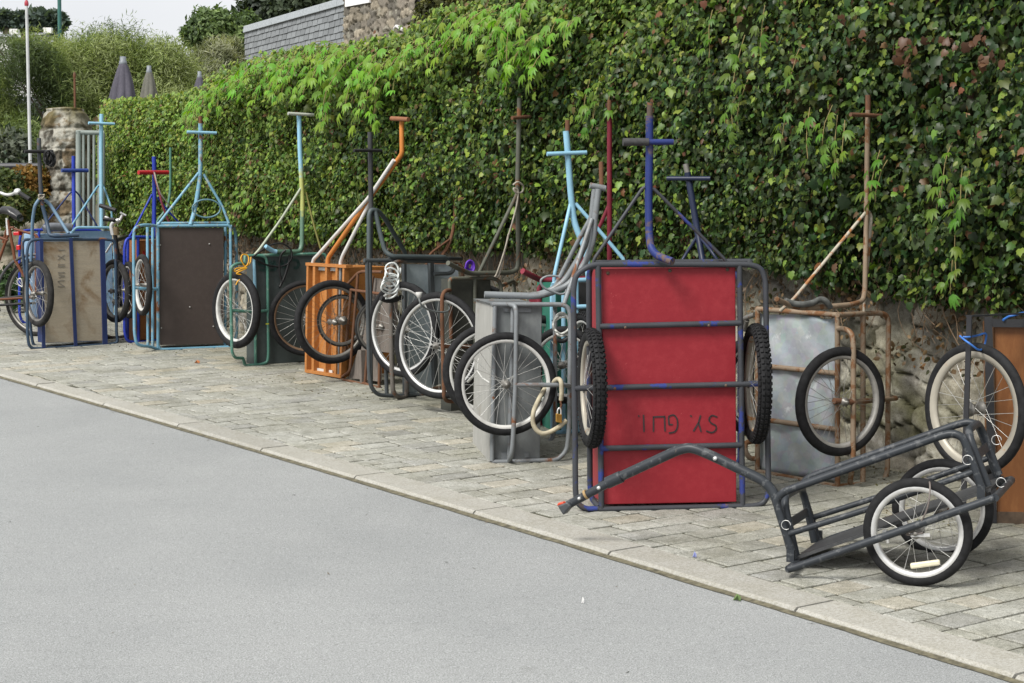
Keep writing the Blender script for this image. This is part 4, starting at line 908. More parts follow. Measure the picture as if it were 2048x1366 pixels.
cable('chain_lock', 'chain in a dirty beige sleeve looped round the axle bar of the grey box cart', 'lock', ch, [Kp(*q) for q in ((1122, 800, -.15), (1123, 784, -.16), (1122, 764, -.16), (1116, 758, -.13), (1107, 764, -.09), (1096, 772, -.07), (1088, 780, -.08), (1077, 800, -.12), (1067, 824, -.15), (1066, 846, -.15), (1074, 861, -.15), (1086, 867, -.15), (1101, 863, -.15), (1120, 852, -.15), (1133, 840, -.15))], .0115)
pk = thing('padlock', 'brass padlock hanging from the beige chain by the red panel cart', 'padlock', Kp(1118, 845, -.16))
mb = MB(); a, b_ = quadbox(Kp, [(1112, 827), (1124, 829), (1124, 846), (1112, 844)], -.175, -.155); mb.hexa(a, b_); mb.build('body', plain('brass', (.55, .33, .08), .35, .8, .15), pk, .003)
tubes(pk, 'shackle', ALU, Kp, [[(1115, 830, -.165), (1115, 820, -.165), (1119, 815, -.165), (1122, 820, -.165), (1122, 830, -.165)]], .004, .01)
cable('chain', 'short rusty chain between the beige sleeve and the brass padlock', 'chain', RUST, [Kp(1122 + .8 * math.sin(i * 2), 798 + 3 * i, -.155) for i in range(8)], .005)
# ---- L: clean sky blue cart with teal box
Lp = Pl((1112, 868), (1190, 872)); Lp = Pl((1112, 868), 15); c = cart('clean sky blue cart with teal box squeezed between grey and red carts', (1140, 868))
mb = MB(); a, b_ = quadbox(Lp, [(1112, 567), (1147, 567), (1147, 862), (1113, 865)], .03, .4); mb.hexa(a, b_); mb.build('box', sheet('teal_sheet', (.03, .19, .13), (.025, .16, .115), (.04, .22, .15), .5, 0, (.05, .14, .11), .66), c)
mb = MB(); a, b_ = quadbox(Lp, [(1157, 566), (1198, 566), (1198, 856), (1157, 860)], .06, .3); mb.hexa(a, b_); mb.build('dark_interior', plain('black_interior', (.018, .018, .018), .5), c)  # solid black block for the cart's shaded interior, shade painted in
tubes(c, 'frame', SKYB2, Lp, [[(1105, 866), (1104, 575), (1109, 563), (1187, 559), (1200, 562), (1202, 856), (1112, 866)], [(1153, 562), (1154, 860)], [(1127, 590, -.01), (1127, 862, -.01)], [(1152, 614, -.01), (1200, 612, -.01)]], .0125, .04)
mb = MB(); flatbar(mb, Lp, (1107, 566), (1107, 640), 8, -.02, .012); mb.build('post', SKYB2, c)
tubes(c, 'handle', SKYB2, Lp, [[(1132, 262, .1), (1136, 310, .1), (1141, 385, .1), (1148, 443, .1), (1158, 470, .08), (1172, 500, .05), (1178, 560, .0)]], .0175, .08)
tubes(c, 'handle_tip', RUST, Lp, [[(1135, 240, .1), (1135, 268, .1)]], .013)
tubes(c, 'crossbar', SKYB2, Lp, [[(1094, 308, .08), (1173, 305, .08)]], .0115)
for q in ([(1141, 408, .1), (1109, 549, .0), (1108, 564, 0)], [(1151, 407, .1), (1200, 463, .05), (1250, 522, .0), (1204, 566, 0)]): tubes(c, 'brace', SKYB2, Lp, [q], .0105, .02)
wheel(c, Lp(1128, 730, -.10), yaw_u(15 + 50), .205, .022, WHITE, 24)
wheel(c, Lp(1168, 716, -.12), yaw_u(20), .24, .024, WHITE, 24, True)
# ---- M: crimson cart
Mp = Pl((1080, 850), 14); c = cart('crimson tube cart mostly hidden behind the grey and sky blue ones', (1120, 850))
CR = paint('crimson_paint', (.24, .03, .05), .1, .45)
tubes(c, 'frame', CR, Mp, [[(1045, 542, -.12), (1063, 551, -.08), (1083, 561, 0), (1110, 560, 0), (1215, 556, 0), (1225, 560), (1225, 845), (1080, 850)], [(1079, 848), (1079, 575), (1088, 569), (1110, 568)]], .0165, .04)
mb = MB(); a, b_ = quadbox(Mp, [(1083, 592), (1216, 590), (1216, 842), (1083, 847)], .03, .3); mb.hexa(a, b_); mb.build('box', sheet('crimson_board', (.20, .022, .04), (.165, .018, .032), (.23, .03, .045), .55), c)
tubes(c, 'handle', CR, Mp, [[(1219, 225, -.14), (1219, 521, -.04), (1219, 560, .0)]], .0145)
tubes(c, 'handle_tip', RUST, Mp, [[(1219, 200, -.14), (1219, 228, -.14)]], .0125)
tubes(c, 'brace', CR, Mp, [[(1224, 396, -.08), (1200, 452, -.05), (1165, 516, -.03), (1150, 560, 0)]], .0105)
wheel(c, Mp(1077, 724, -.08), yaw_u(-60), .255, .026, WHITE, 28)
# ---- O: navy handle behind the red cart
Op = Pl((1400, 925), -20); c = cart('navy cart hidden behind the red panel one, only its leaning T-handle in view', (1400, 925))
NAVY2 = paint('black_navy_paint', (.018, .026, .06), .12, .4)
tubes(c, 'handle', NAVY2, Op, [[(1375, 345, .12), (1377, 357, .12), (1395, 463, .1), (1405, 520, .05), (1408, 545, .0)]], .0165)
tubes(c, 'handle_tip', DULL, Op, [[(1371, 328, .12), (1376, 350, .12)]], .0145)
tubes(c, 'crossbar', NAVY2, Op, [[(1334, 357, .1), (1421, 357, .1)]], .0115)
for q in ([(1396, 470, .1), (1366, 518, .0), (1350, 545, 0)], [(1398, 472, .1), (1425, 505, .0), (1450, 545, 0)]): tubes(c, 'brace', NAVY2, Op, [q], .008)
tubes(c, 'frame', NAVY, Op, [[(1330, 915), (1330, 545), (1470, 545), (1480, 560), (1480, 930), (1330, 915)]], .0125)
wheel(c, Op(1506, 770, -.05), yaw_u(-52), .24, .022, ALU, 28)
tubes(c, 'crank', DULL, Op, [[(1484, 648, .0), (1490, 636, -.05), (1509, 629, -.08)], [(1490, 660, 0), (1494, 640, -.05)]], .012, .02)
# ---- N: the red panel cart
Np = Pl((1190, 1022), (1500, 1013)); c = cart('red panel cart with black lettering, scuffed blue tubes and knobbly tyres', (1340, 1018))
NT = paint('scuffed_dark_blue_tube', (.060, .064, .074), .32, .5, .1, (.09, .055, .04), wear=(.028, .045, .19), scale=7, ws=7)
red = sheet('red_painted_board', (.30, .020, .030), (.27, .016, .026), (.33, .028, .038), .5, 0, (.25, .03, .035), .64, (1, 1, 1), 2.5, (.40, .09, .09))
mb = MB(); a, b_ = quadbox(Np, [(1204, 538), (1471, 534), (1473, 1004), (1208, 1009)], .016, .36); mb.hexa(a, b_); mb.build('box', red, c, .003)
tubes(c, 'frame', NT, Np, [[(1197, 1017), (1172, 1019), (1155, 1008), (1151, 985), (1147, 575), (1152, 548), (1180, 531), (1200, 529), (1500, 529), (1522, 536), (1531, 560), (1537, 985), (1528, 1006), (1510, 1012), (1197, 1019)],
    [(1196, 531), (1203, 1017)], [(1479, 531), (1485, 1010)],
    [(1192, 526, .08), (1500, 523, .08)], [(1192, 526, .08), (1196, 530, 0)], [(1500, 523, .08), (1500, 529, 0)],
    [(1196, 532, .0), (1182, 534, .08), (1178, 550, .1), (1180, 970, .1), (1183, 998, .08), (1199, 1014, .0)],
    [(1199, 653, -.004), (1481, 646, -.004)], [(1149, 777, -.004), (1535, 767, -.004)], [(1201, 897, -.004), (1483, 890, -.004)]], .0125, .055, 11)
mb = MB()
for x, y in ((1216, 546), (1340, 541), (1455, 539)): mb.lathe(Np(x, y, .013), Np.n, [(0, -.001), (.008, 0), (.008, .004)], 10); mb.cut()
for x, y in ((1251, 655), (1418, 651), (1230, 777), (1452, 771)): mb.lathe(Np(x, y, -.016), Np.n, [(0, -.003), (.006, -.002), (.007, .006)], 8); mb.cut()
mb.build_each('screw', paint('rusty_screw', (.12, .09, .07), .6), c)
strokes(c, 'lettering', plain('black_marker', (.025, .018, .02), .6), Np, [[(1277, 831), (1278, 833)], [(1287, 830), (1288, 863)], [(1307, 863), (1307, 834)], [(1306, 834), (1329, 833)], [(1329, 832), (1330, 862)], [(1337, 833), (1347, 830), (1354, 838), (1355, 852), (1350, 863), (1338, 866)], [(1337, 835), (1338, 849)], [(1338, 849), (1345, 849)], [(1381, 831), (1383, 833)], [(1387, 862), (1397, 845)], [(1397, 845), (1402, 863)], [(1397, 845), (1401, 831)], [(1434, 834), (1424, 831), (1418, 838), (1422, 846), (1431, 851), (1432, 859), (1424, 865), (1413, 862)]], .0031, .0145)
HB = paint('chipped_cobalt_pole', (.022, .038, .17), .54, .5, .05, (.085, .06, .05), scale=6)
tubes(c, 'handle', HB, Np, [[(1299, 232, .05), (1299, 300, .05), (1297, 393, .05), (1298, 464, .04), (1301, 495, .01), (1313, 511, -.03), (1345, 523, -.10)]], .0165, .05, 12)
tubes(c, 'handle_tip', paint('rusty_bolt', (.10, .075, .06), .6, .6), Np, [[(1300, 205, .05), (1299, 236, .05)]], .013)
mb = MB(); mb.tube([Np(1296, 284, .03), Np(1347, 284, .03)], .0125, 10); mb.build('crossbar', HB, c)
mb = MB(); mb.tube([Np(1246, 284, .03), Np(1250, 284, .03), Np(1291, 284, .03), Np(1297, 284, .03)], .0165, 12); mb.build('grip', plain('rubber_grip', (.035, .035, .036), .7, 0, .3, 60, .4), c)
for q in ([(1290, 374, .05), (1284, 378, .05), (1189, 517, .04), (1186, 528, .04)], [(1304, 377, .05), (1310, 380, .05), (1447, 516, .04), (1455, 527, .04)]): tubes(c, 'brace', NT, Np, [q], .0075, .03)
wheel(c, Np(1183, 776, .03), yaw_u(6.5), .252, .029, BEIGERIM, 28, True)
wheel(c, Np(1512, 767, .03), yaw_u(2.0), .256, .029, BEIGERIM, 28, True)
# ---- P: galvanised sheet on a rusty frame
Pp = Pl((1517, 944), (1675, 972)); Ps = Pl((1675, 972), 40); c = cart('galvanised sheet cart on a rusty orange tube frame in front of the bare wall', (1600, 958))
galv, nt, b = nodes('galvanised_sheet'); co = coords(nt)
vo = N(nt, 'ShaderNodeTexVoronoi'); vo.inputs['Scale'].default_value = 28; nt.links.new(co, vo.inputs['Vector'])
cc = mix(nt, ramp(nt, noise(nt, co, 9, 7, .7), .3, .72), (.25, .28, .30), (.36, .39, .41)); cc = mix(nt, .10, cc, vo.outputs['Color'], 'SOFT_LIGHT')
cc = mix(nt, ramp(nt, noise(nt, co, 13, 6, .7), .60, .70), cc, (.50, .53, .54)); nt.links.new(cc, b.inputs['Base Color']); b.inputs['Metallic'].default_value = .12; b.inputs['Roughness'].default_value = .58; b.inputs['Specular IOR Level'].default_value = .3
bump(nt, b, noise(nt, co, 5, 4), .5, .02)
nu, nv = 14, 30; V = []
for i in range(nu):
    for j in range(nv):
        u_, v_ = i / (nu - 1), j / (nv - 1)
        x = 1518 + 154 * u_; yt = 625 + 10 * u_ + 3.5 * math.sin(u_ * 9) + 2 * math.sin(u_ * 23); yb = 941 + 20 * u_
        V.append(tuple(Pp(x, yt + (yb - yt) * v_, .02 + .008 * math.sin(u_ * 7 + v_ * 9) + .006 * math.sin(u_ * 15 - v_ * 21))))
o = grid_mesh('panel', galv, np.array(V), nu, nv, c); so = o.modifiers.new('thickness', 'SOLIDIFY'); so.thickness = .003
RT_ = paint('rusty_tube', (.29, .22, .155), .60, .7, .1, (.13, .066, .032), scale=15)
tubes(c, 'frame', RT_, Pp, [[(1515, 618), (1675, 630)], [(1515, 617), (1515, 942)], [(1675, 629), (1675, 973)], [(1515, 943), (1675, 973)], [(1518, 731, .0), (1674, 747, .0)], [(1518, 838, .0), (1673, 859, .0)], [(1514, 882, .02), (1490, 884, -.04), (1491, 905, -.05), (1500, 917, -.03), (1514, 918)], [(1515, 617, .4), (1515, 617, 0)]], .0125, .05)
tubes(c, 'side_frame', RT_, Ps, [[(1675, 630), (1760, 626), (1773, 630), (1777, 645), (1775, 940), (1770, 958), (1755, 965), (1677, 973)], [(1726, 628, .0), (1726, 968, .0)]], .0125, .05)
tubes(c, 'wheel_guard', RT_, Ps, [[(1676, 657, 0), (1692, 658, -.05), (1704, 667, -.09), (1707, 690, -.10), (1706, 923, -.10)], [(1708, 804, -.10), (1797, 796, .02), (1774, 796, .0)], [(1706, 923, -.10), (1700, 966, -.02)]], .0125, .05)
tubes(c, 'handle', RT_, Ps, [[(1736, 214, .0), (1734, 330, .0), (1733, 425, 0), (1730, 580, -.02), (1726, 602, -.03), (1705, 609, -.05), (1672, 612, -.05)], [(1672, 612, -.05), (1598, 617, -.02), (1570, 606, -.04), (1553, 598, -.06)]], .0120, .06)
tubes(c, 'handle_tip', RUST, Ps, [[(1736, 190, 0), (1736, 220, 0)]], .0125)
tubes(c, 'crossbar', RUST, Ps, [[(1701, 229, -.02), (1767, 232, -.02)]], .0095)
for q in ([(1731, 425, 0), (1588, 597, .05), (1560, 622, .1)], [(1737, 423, 0), (1743, 432, .0), (1736, 520, .0), (1730, 580, -.01), (1728, 628, 0)]): tubes(c, 'brace', paint('flaking_cream_tube', (.46, .42, .34), .55, .7, 0, (.22, .10, .04), scale=14), Ps, [q], .0075, .02)
wheel(c, Ps(1681, 803, -.07), yaw_u(-62), .247, .024, GREYRIM, 32, spoke=DULL, width=.9)
tubes(c, 'hub_bar', RUST, Ps, [[(1668, 802, -.08), (1708, 804, -.10)]], .014)
wheel(c, Pp(1530, 775, .12) - Pp.u * .02, yaw_u(-62), .245, .026, WHITE, 24)
cable('foam_wrap', 'grey frayed foam wrap lying along the top tube of the rusty galvanised cart', 'wrap', plain('grey_foam', (.10, .105, .10), .9, 0, .5, 25, .8), [Ps(*q) for q in ((1570, 601, -.03), (1585, 607, -.04), (1604, 609, -.05), (1624, 606, -.05), (1640, 599, -.05), (1652, 603, -.06), (1661, 615, -.06))], .014)
# ---- Q: orange-brown panel in a black frame, far right
Qp = Pl((1994, 1046), -8); Qw = Pl((1926, 1072), -50); c = cart('black framed cart with varnished orange-brown panel and beige-rimmed wheel at the right edge', (2030, 1048))
mb = MB(); a, b_ = quadbox(Qp, [(1988, 652), (2260, 655), (2250, 1030), (1994, 1026)], .015, .45); mb.hexa(a, b_); mb.build('panel', sheet('varnished_plywood', (.215, .085, .028), (.17, .064, .02), (.26, .11, .038), .42, 0, (.13, .06, .025), .62, (1.2, 1.2, .3), 3), c, .003)
mb = MB(); flatbar(mb, Qp, (1988, 1036), (2250, 1041), 24, .0, .05); mb.build('base_board', plain('dark_base_wood', (.075, .05, .032), .85, 0, .4), c)  # dark strip along the bottom of the panel
BF = paint('black_flat_steel', (.035, .036, .04), .1, .5)
mb = MB(); flatbar(mb, Qp, (1984, 646), (2260, 650), 16, -.012, .03); flatbar(mb, Qp, (1977, 634), (1986, 1046), 15, -.012, .03); mb.build('corner_frame', BF, c)
mb = MB(); flatbar(mb, Qw, (1938, 632), (1926, 1010), 12, -.03, .006)
p0, p1 = Qw(1938, 632, -.027), Qp(2070, 626, .0); mb.bar(p0, p1, Vector((0, 0, .003)), (p1 - p0).cross(Vector((0, 0, 1))).normalized() * .015); mb.build('wheel_guard', BF, c)
wheel(c, Qw(1950, 818, .05), yaw_u(34), .266, .021, BEIGERIM, 24, hubr=.02, width=.85, rimdepth=.024)
wheel(c, Qp(2160, 800, -.1), yaw_u(34), .283, .023, BEIGERIM, 24, hubr=.02)
tubes(c, 'hub_bar', DULL, Qw, [[(1930, 824, -.02), (1962, 821, .08)]], .012)
bc = plain('blue_cord', (.03, .13, .42), .5)
cable('cord', 'blue cord tying the beige-rimmed wheel to its black frame bar', 'cord', bc, [Qw(*q) for q in ((1920, 672, -.05), (1928, 679, -.06), (1942, 689, -.06), (1958, 700, -.02), (1968, 693, .1), (1972, 668, .1), (1955, 671, .05), (1940, 674, -.03), (1926, 674, -.05))], .0042)
cable('cord', 'blue cord lying on the top corner of the orange-brown panel cart', 'cord', bc, [Qp(*q) for q in ((2006, 640, -.02), (2018, 633, .0), (2030, 630, .0), (2048, 626, .05), (2070, 630, .1))], .0055)
# ---- R: black two-wheeled bicycle trailer in front
Rp = Pl((1835, 1172), -21); tr = thing('bicycle_trailer', 'black tubular bicycle trailer with two white-rimmed wheels tilted nose down on the paving', 'trailer', G(1700, 1150))
BT = paint('scuffed_black_tube', (.040, .046, .054), .10, .42, .1, (.10, .07, .05), wear=(.075, .08, .085), ws=34)
o0, o1, ob = .07, .50, -.055
tubes(tr, 'frame', BT, Rp, [[(1577, 1138, ob), (1590, 1135, ob), (1975, 1001, ob), (1989, 996, ob)]], .0145, .05)
p = [Rp(1577, 1138, ob), Rp(1577, 1138, ob) + Rp.n * .70]; e = [Rp(1990, 996, ob), Rp(1990, 996, ob) + Rp.n * .56]
mb = MB(); mb.tube([p[0], p[1], e[1], e[0]], .0142, 10, .06); mb.build('base_frame', BT, tr)
q = [Rp(1592, 1120, o0 + .02), Rp(1982, 983, o0 + .02)]; mb = MB(); wv = Rp.n * (o1 - o0 - .05); zt = Vector((0, 0, .012))
mb.hexa([q[0], q[1], q[1] + wv, q[0] + wv], [v + zt for v in (q[0], q[1], q[1] + wv, q[0] + wv)]); mb.build('deck', sheet('dark_grey_deck_boards', (.06, .062, .066), (.045, .047, .05), (.085, .088, .09), .55, 0, (.05, .04, .035), .6, (1, 1, 1), 5), tr)
top = [(1588, 1118), (1556, 1018), (1552, 1000), (1566, 984), (1590, 975), (1880, 872), (1905, 866), (1926, 874), (1938, 905), (1966, 985)]
for of in (o0, o1):
    tubes(tr, 'side_rail', BT, Rp, [[(x, y, o0) for x, y in top]] if of == o0 else [[Rp(x, y, o0) + Rp.n * (o1 - o0) for x, y in top]], .0148, .05, 10)
mid = [(1577, 1068), (1730, 1020), (1948, 943)]
for of in (o0, o1):
    mb = MB(); mb.tube([Rp(x, y, o0) + Rp.n * (of - o0) for x, y in mid], .0115, 9); mb.build('mid_rail', BT, tr)
def endhoop(name, pts_b):
    a_, b_ = pts_b; A_, B_ = Rp(*a_, o0 + .05), Rp(*b_, o0 + .05); w2 = Rp.n * (o1 - o0 - .10); h1 = A_ * .04 + B_ * .96
    mb = MB(); mb.tube([A_, B_, B_ + w2, A_ + w2], .0148, 10, .07); mb.build(name, BT, tr)
    mb = MB(); m_ = A_ * .45 + B_ * .55; mb.bar(m_, m_ + w2, (B_ - A_).normalized() * .016, (B_ - A_).cross(Rp.n).normalized() * .004)
    mb.build('cross_plate', BT, tr)
endhoop('front_hoop', ((1592, 1112), (1566, 995))); endhoop('rear_hoop', ((1976, 972), (1934, 862)))
mb = MB()
for (x, y, of) in ((1584, 1108, o0 - .02), (1586, 1108, o1 + .02), (1964, 982, o0 - .02), (1964, 982, o1 + .02)):
    a_ = Rp(x, y, o0) + Rp.n * (of - o0); mb.bar(a_ - Vector((0, 0, .025)), a_ + Vector((0, 0, .02)), Rp.u * .014, Rp.n * .012); mb.cut()
mb.build_each('hinge_clamp', BT, tr)
mb = MB()
for (x, y, of) in ((1935, 920, o0 - .02), (1993, 880, o0 + .1), (1572, 1050, o0 - .02), (2002, 965, o0 + .05)):
    c_ = Rp(x, y, of); mb.tube([c_ + (Rp.u * math.cos(t) + Vector((0, 0, math.sin(t)))) * .017 for t in np.linspace(0, 5.4, 18)], .0014, 5); mb.cut()
mb.build_each('pin_ring', ALU, tr)
tubes(tr, 'drawbar', BT, Rp, [[(1586, 1110, o0 + .12), (1567, 1040, .16), (1548, 985, .18), (1528, 962, .18), (1436, 917, .18), (1395, 899, .18), (1378, 895, .18), (1356, 900, .18), (1222, 962, .18)]], .0195, .06, 12)
tubes(tr, 'drawbar_sleeve', BT, Rp, [[(1243, 953, .18), (1214, 966, .18)]], .0235, 0, 12)
tubes(tr, 'drawbar_tip', BT, Rp, [[(1226, 961, .18), (1136, 1010, .18)]], .0165, 0, 12)
mb = MB(); mb.tube([Rp(1174, 988, .18), Rp(1170, 990, .18)], .0195, 12); mb.build('tape', plain('brown_tape', (.30, .20, .09), .7), tr)
mb = MB(); a, b_ = quadbox(Rp, [(1114, 1012), (1134, 1004), (1142, 1012), (1126, 1031)], .155, .205); mb.hexa(a, b_); mb.build('hitch', plain('dark_grey_plastic', (.045, .05, .055), .5), tr, .006)
mb = MB(); a, b_ = quadbox(Rp, [(1113, 1012), (1116, 1006), (1125, 1004), (1129, 1008)], .165, .195); mb.hexa(a, b_); mb.build('release_button', plain('red_plastic', (.60, .06, .02), .4), tr, .003)
mb = MB()
for x, y, rr in ((1197, 976, .007), (1430, 917, .008), (1158, 997, .006)): mb.lathe(Rp(x, y, .158), Rp.n, [(0, -.004), (rr, -.003), (rr, .006)], 12); mb.cut()
mb.build_each('pin', ALU, tr)
wheel(tr, Rp(1835, 1063.5), yaw_u(-21 + 90), .194, .0200, ALU, 20, rimw=.016, rimdepth=.014, hubr=.014)
wheel(tr, Rp(1835, 1063.5) + Rp.n * .60, yaw_u(-21 + 90), .194, .0200, ALU, 20, rimw=.016, rimdepth=.014, hubr=.014)
mb = MB(); a_ = Rp(1835, 1063.5); mb.tube([a_, a_ + Rp.n * .6], .008, 8); mb.build('axle', DULL, tr)
mb = MB(); a, b_ = quadbox(Rp, [(1818, 1130), (1822, 1123), (1878, 1117), (1881, 1126), (1877, 1131), (1824, 1139)][:4], -.022, -.008); 
a, b_ = quadbox(Rp, [(1819, 1127), (1879, 1119), (1880, 1131), (1821, 1139)], -.024, -.010); mb.hexa(a, b_); mb.build('reflector', plain('aged_white_reflector', (.62, .58, .44), .3, 0, .1), tr, .006)
mb = MB(); flatbar(mb, Rp, (1822, 1071), (1860, 1070), 7, -.045, .008); mb.build('quick_release', ALU, tr)
mb = MB(); mb.tube(smoothpts([Rp(1846, 1066, -.05), Rp(1813, 1069, -.04), Rp(1836, 1052, -.06), Rp(1855, 1015, -.06), Rp(1860, 970, -.03), Rp(1852, 957, .05), Rp(1843, 962, .07)]), .0035, 6); mb.build('cable', plain('grey_brown_cable', (.13, .11, .10), .5), tr)
mb = MB(); mb.tube([Rp(1769, 1071, o0), Rp(1777, 1068, o0)], .0195, 10); mb.tube([Rp(1773, 1072, o0 - .012), Rp(1776, 1086, o0 - .014)], .006, 6); mb.build('white_tape', WHITE, tr)
# ============================================================ bicycles at the far left
Bp = Pl((70, 672), -12); bk = thing('bicycle', 'town bicycle with orange frame, black saddle and red rear light at the left edge', 'bicycle', G(40, 672), 'bicycles parked among the carts')
OR = paint('orange_frame_paint', (.17, .06, .028), .4, .5)
wheel(bk, Bp(72, 594), yaw_u(-12 + 76), .305, .020, DULL, 28, tyre=RUBBER2)
mb = MB(); cc_ = Bp(72, 594); mb.tube([cc_ + (Bp.u * math.cos(t) + Vector((0, 0, math.sin(t)))) * .33 for t in np.linspace(.6, 3.5, 24)], .012, 6); mb.build('mudguard', plain('dark_mudguard', (.05, .05, .055), .35), bk)
tubes(bk, 'frame', OR, Bp, [[(72, 594), (30, 520), (16, 440)], [(72, 594), (-30, 600), (16, 470)], [(-30, 600), (-120, 470)], [(16, 480), (-125, 440)], [(-125, 420), (-120, 480), (-165, 600)]], .012, .02)
tubes(bk, 'rack', OR, Bp, [[(6, 486), (13, 460), (18, 455), (28, 455)], [(28, 458), (72, 470), (76, 476)], [(72, 472), (72, 594)]], .010, .03)
tubes(bk, 'seat_post', ALU, Bp, [[(16, 470), (14, 436)]], .012)
mb = MB(); pts = [Bp(x, y) for x, y in ((-4, 424), (6, 420), (18, 421), (30, 428), (40, 436))]
for i, (wd, hh) in enumerate(((.02, .02), (.035, .03), (.06, .035), (.095, .04), (.10, .03))): pass
a_ = Bp.n
secs = [(pts[i], wd, hh) for i, (wd, hh) in enumerate(((.012, .02), (.03, .03), (.05, .035), (.085, .04), (.06, .03)))]
vs = []
for p, wd, hh in secs:
    for k in range(10): an = 2 * math.pi * k / 10; vs.append(p + a_ * wd * math.cos(an) + Vector((0, 0, hh * math.sin(an))))
mb.add(vs, [(i * 10 + k, i * 10 + (k + 1) % 10, i * 10 + 10 + (k + 1) % 10, i * 10 + 10 + k) for i in range(4) for k in range(10)] + [tuple(range(10)), tuple(range(40, 50))[::-1]], True); mb.build('saddle', plain('black_saddle', (.02, .02, .022), .35), bk)
mb = MB(); a, b_ = quadbox(Bp, [(26, 464), (38, 463), (38, 471), (26, 471)], -.03, .03); mb.hexa(a, b_); mb.build('rear_light', plain('red_light_lens', (.45, .01, .015), .25), bk, .006)
mb = MB(); a, b_ = quadbox(Bp, [(32, 490), (39, 490), (39, 500), (32, 500)], -.02, .02); mb.hexa(a, b_); mb.build('reflector', plain('red_light_lens', (.45, .01, .015)), bk, .004)
tubes(bk, 'chain_guard', BLACKP, Bp, [[(-30, 600), (66, 590)], [(-28, 612), (70, 606)]], .010)
tubes(bk, 'lock', plain('silver_lock', (.4, .4, .4), .4, .5), Bp, [[(46, 574, -.04), (36, 570, -.04), (34, 560, -.04), (42, 556, -.04), (46, 570, -.04)]], .007, .02)
wheel(bk, Bp(-170, 605), yaw_u(-12 + 76), .305, .020, DULL, 28)
B2 = Pl((20, 662), -25); b2 = thing('bicycle', 'second bicycle at the left edge, only its silver handlebar with black grip in view', 'bicycle', G(20, 662), 'bicycles parked among the carts')
tubes(b2, 'handlebar', ALU, B2, [[(-60, 392, .1), (-20, 385, .05), (0, 385, 0), (12, 390, 0), (24, 389, 0), (34, 382, -.02), (42, 388, -.02)]], .012, .05)
tubes(b2, 'grip', BLACKP, B2, [[(38, 385, -.02), (60, 399, -.05)]], .017)
mb = MB(); mb.lathe(B2(34, 382, -.03), Vector((-.2, -.6, .7)).normalized(), [(0, -.02), (.028, -.018), (.030, .0), (.02, .012), (0, .016)], 14); mb.build('bell', ALU, b2)
tubes(b2, 'frame', BLACKP, B2, [[(-60, 392, .1), (-66, 460, .1), (-80, 600, .1)], [(-66, 440, .1), (-140, 590, .1), (-230, 600, .1)], [(-140, 590, .1), (-170, 450, .1)]], .016)
wheel(b2, B2(-80, 600, .1), yaw_u(51), .32, .018, DULL, 28)
wheel(b2, B2(-230, 606, .1), yaw_u(51), .32, .018, DULL, 28)
B3 = Pl((233, 676), 62); b3 = thing('bicycle', 'black bicycle wedged between the plank cart and the brown panel cart', 'bicycle', G(233, 676), 'bicycles parked among the carts')
tubes(b3, 'handlebar', ALU, Pl((233, 676), -8), [[(210, 434, -.1), (228, 442, -.1), (236, 445, 0), (240, 440, .02), (246, 428, .02)]], .011, .03)
tubes(b3, 'grip', BLACKP, Pl((233, 676), -8), [[(200, 411, .08), (232, 421, .05)]], .017); tubes(b3, 'grip', BLACKP, Pl((233, 676), -8), [[(207, 438, -.1), (230, 440, -.1)]], .017)
tubes(b3, 'stem', ALU, Pl((233, 676), -8), [[(226, 470, 0), (222, 452, 0), (228, 443, 0), (238, 440, 0)]], .016, .02)
tubes(b3, 'head_tube', plain('bronze_head', (.26, .19, .10), .4, .4), Pl((233, 676), -8), [[(232, 454, .0), (233, 470, 0)]], .022)
tubes(b3, 'frame', BLACKP, Pl((233, 676), -8), [[(230, 470, 0), (234, 500, .0), (238, 540, .0), (236, 600, 0)], [(234, 480, 0), (252, 474, .5), (262, 470, .9)], [(235, 500, 0), (245, 590, .5)]], .016, .02)
wheel(b3, B3(233, 604, .0), yaw_u(62 + 70), .31, .020, DULL, 28)
tubes(b3, 'brake_lever', ALU, Pl((233, 676), -8), [[(212, 505, -.1), (217, 497, -.1), (223, 487, -.1)], [(240, 425, .0), (252, 431, .02)]], .008)
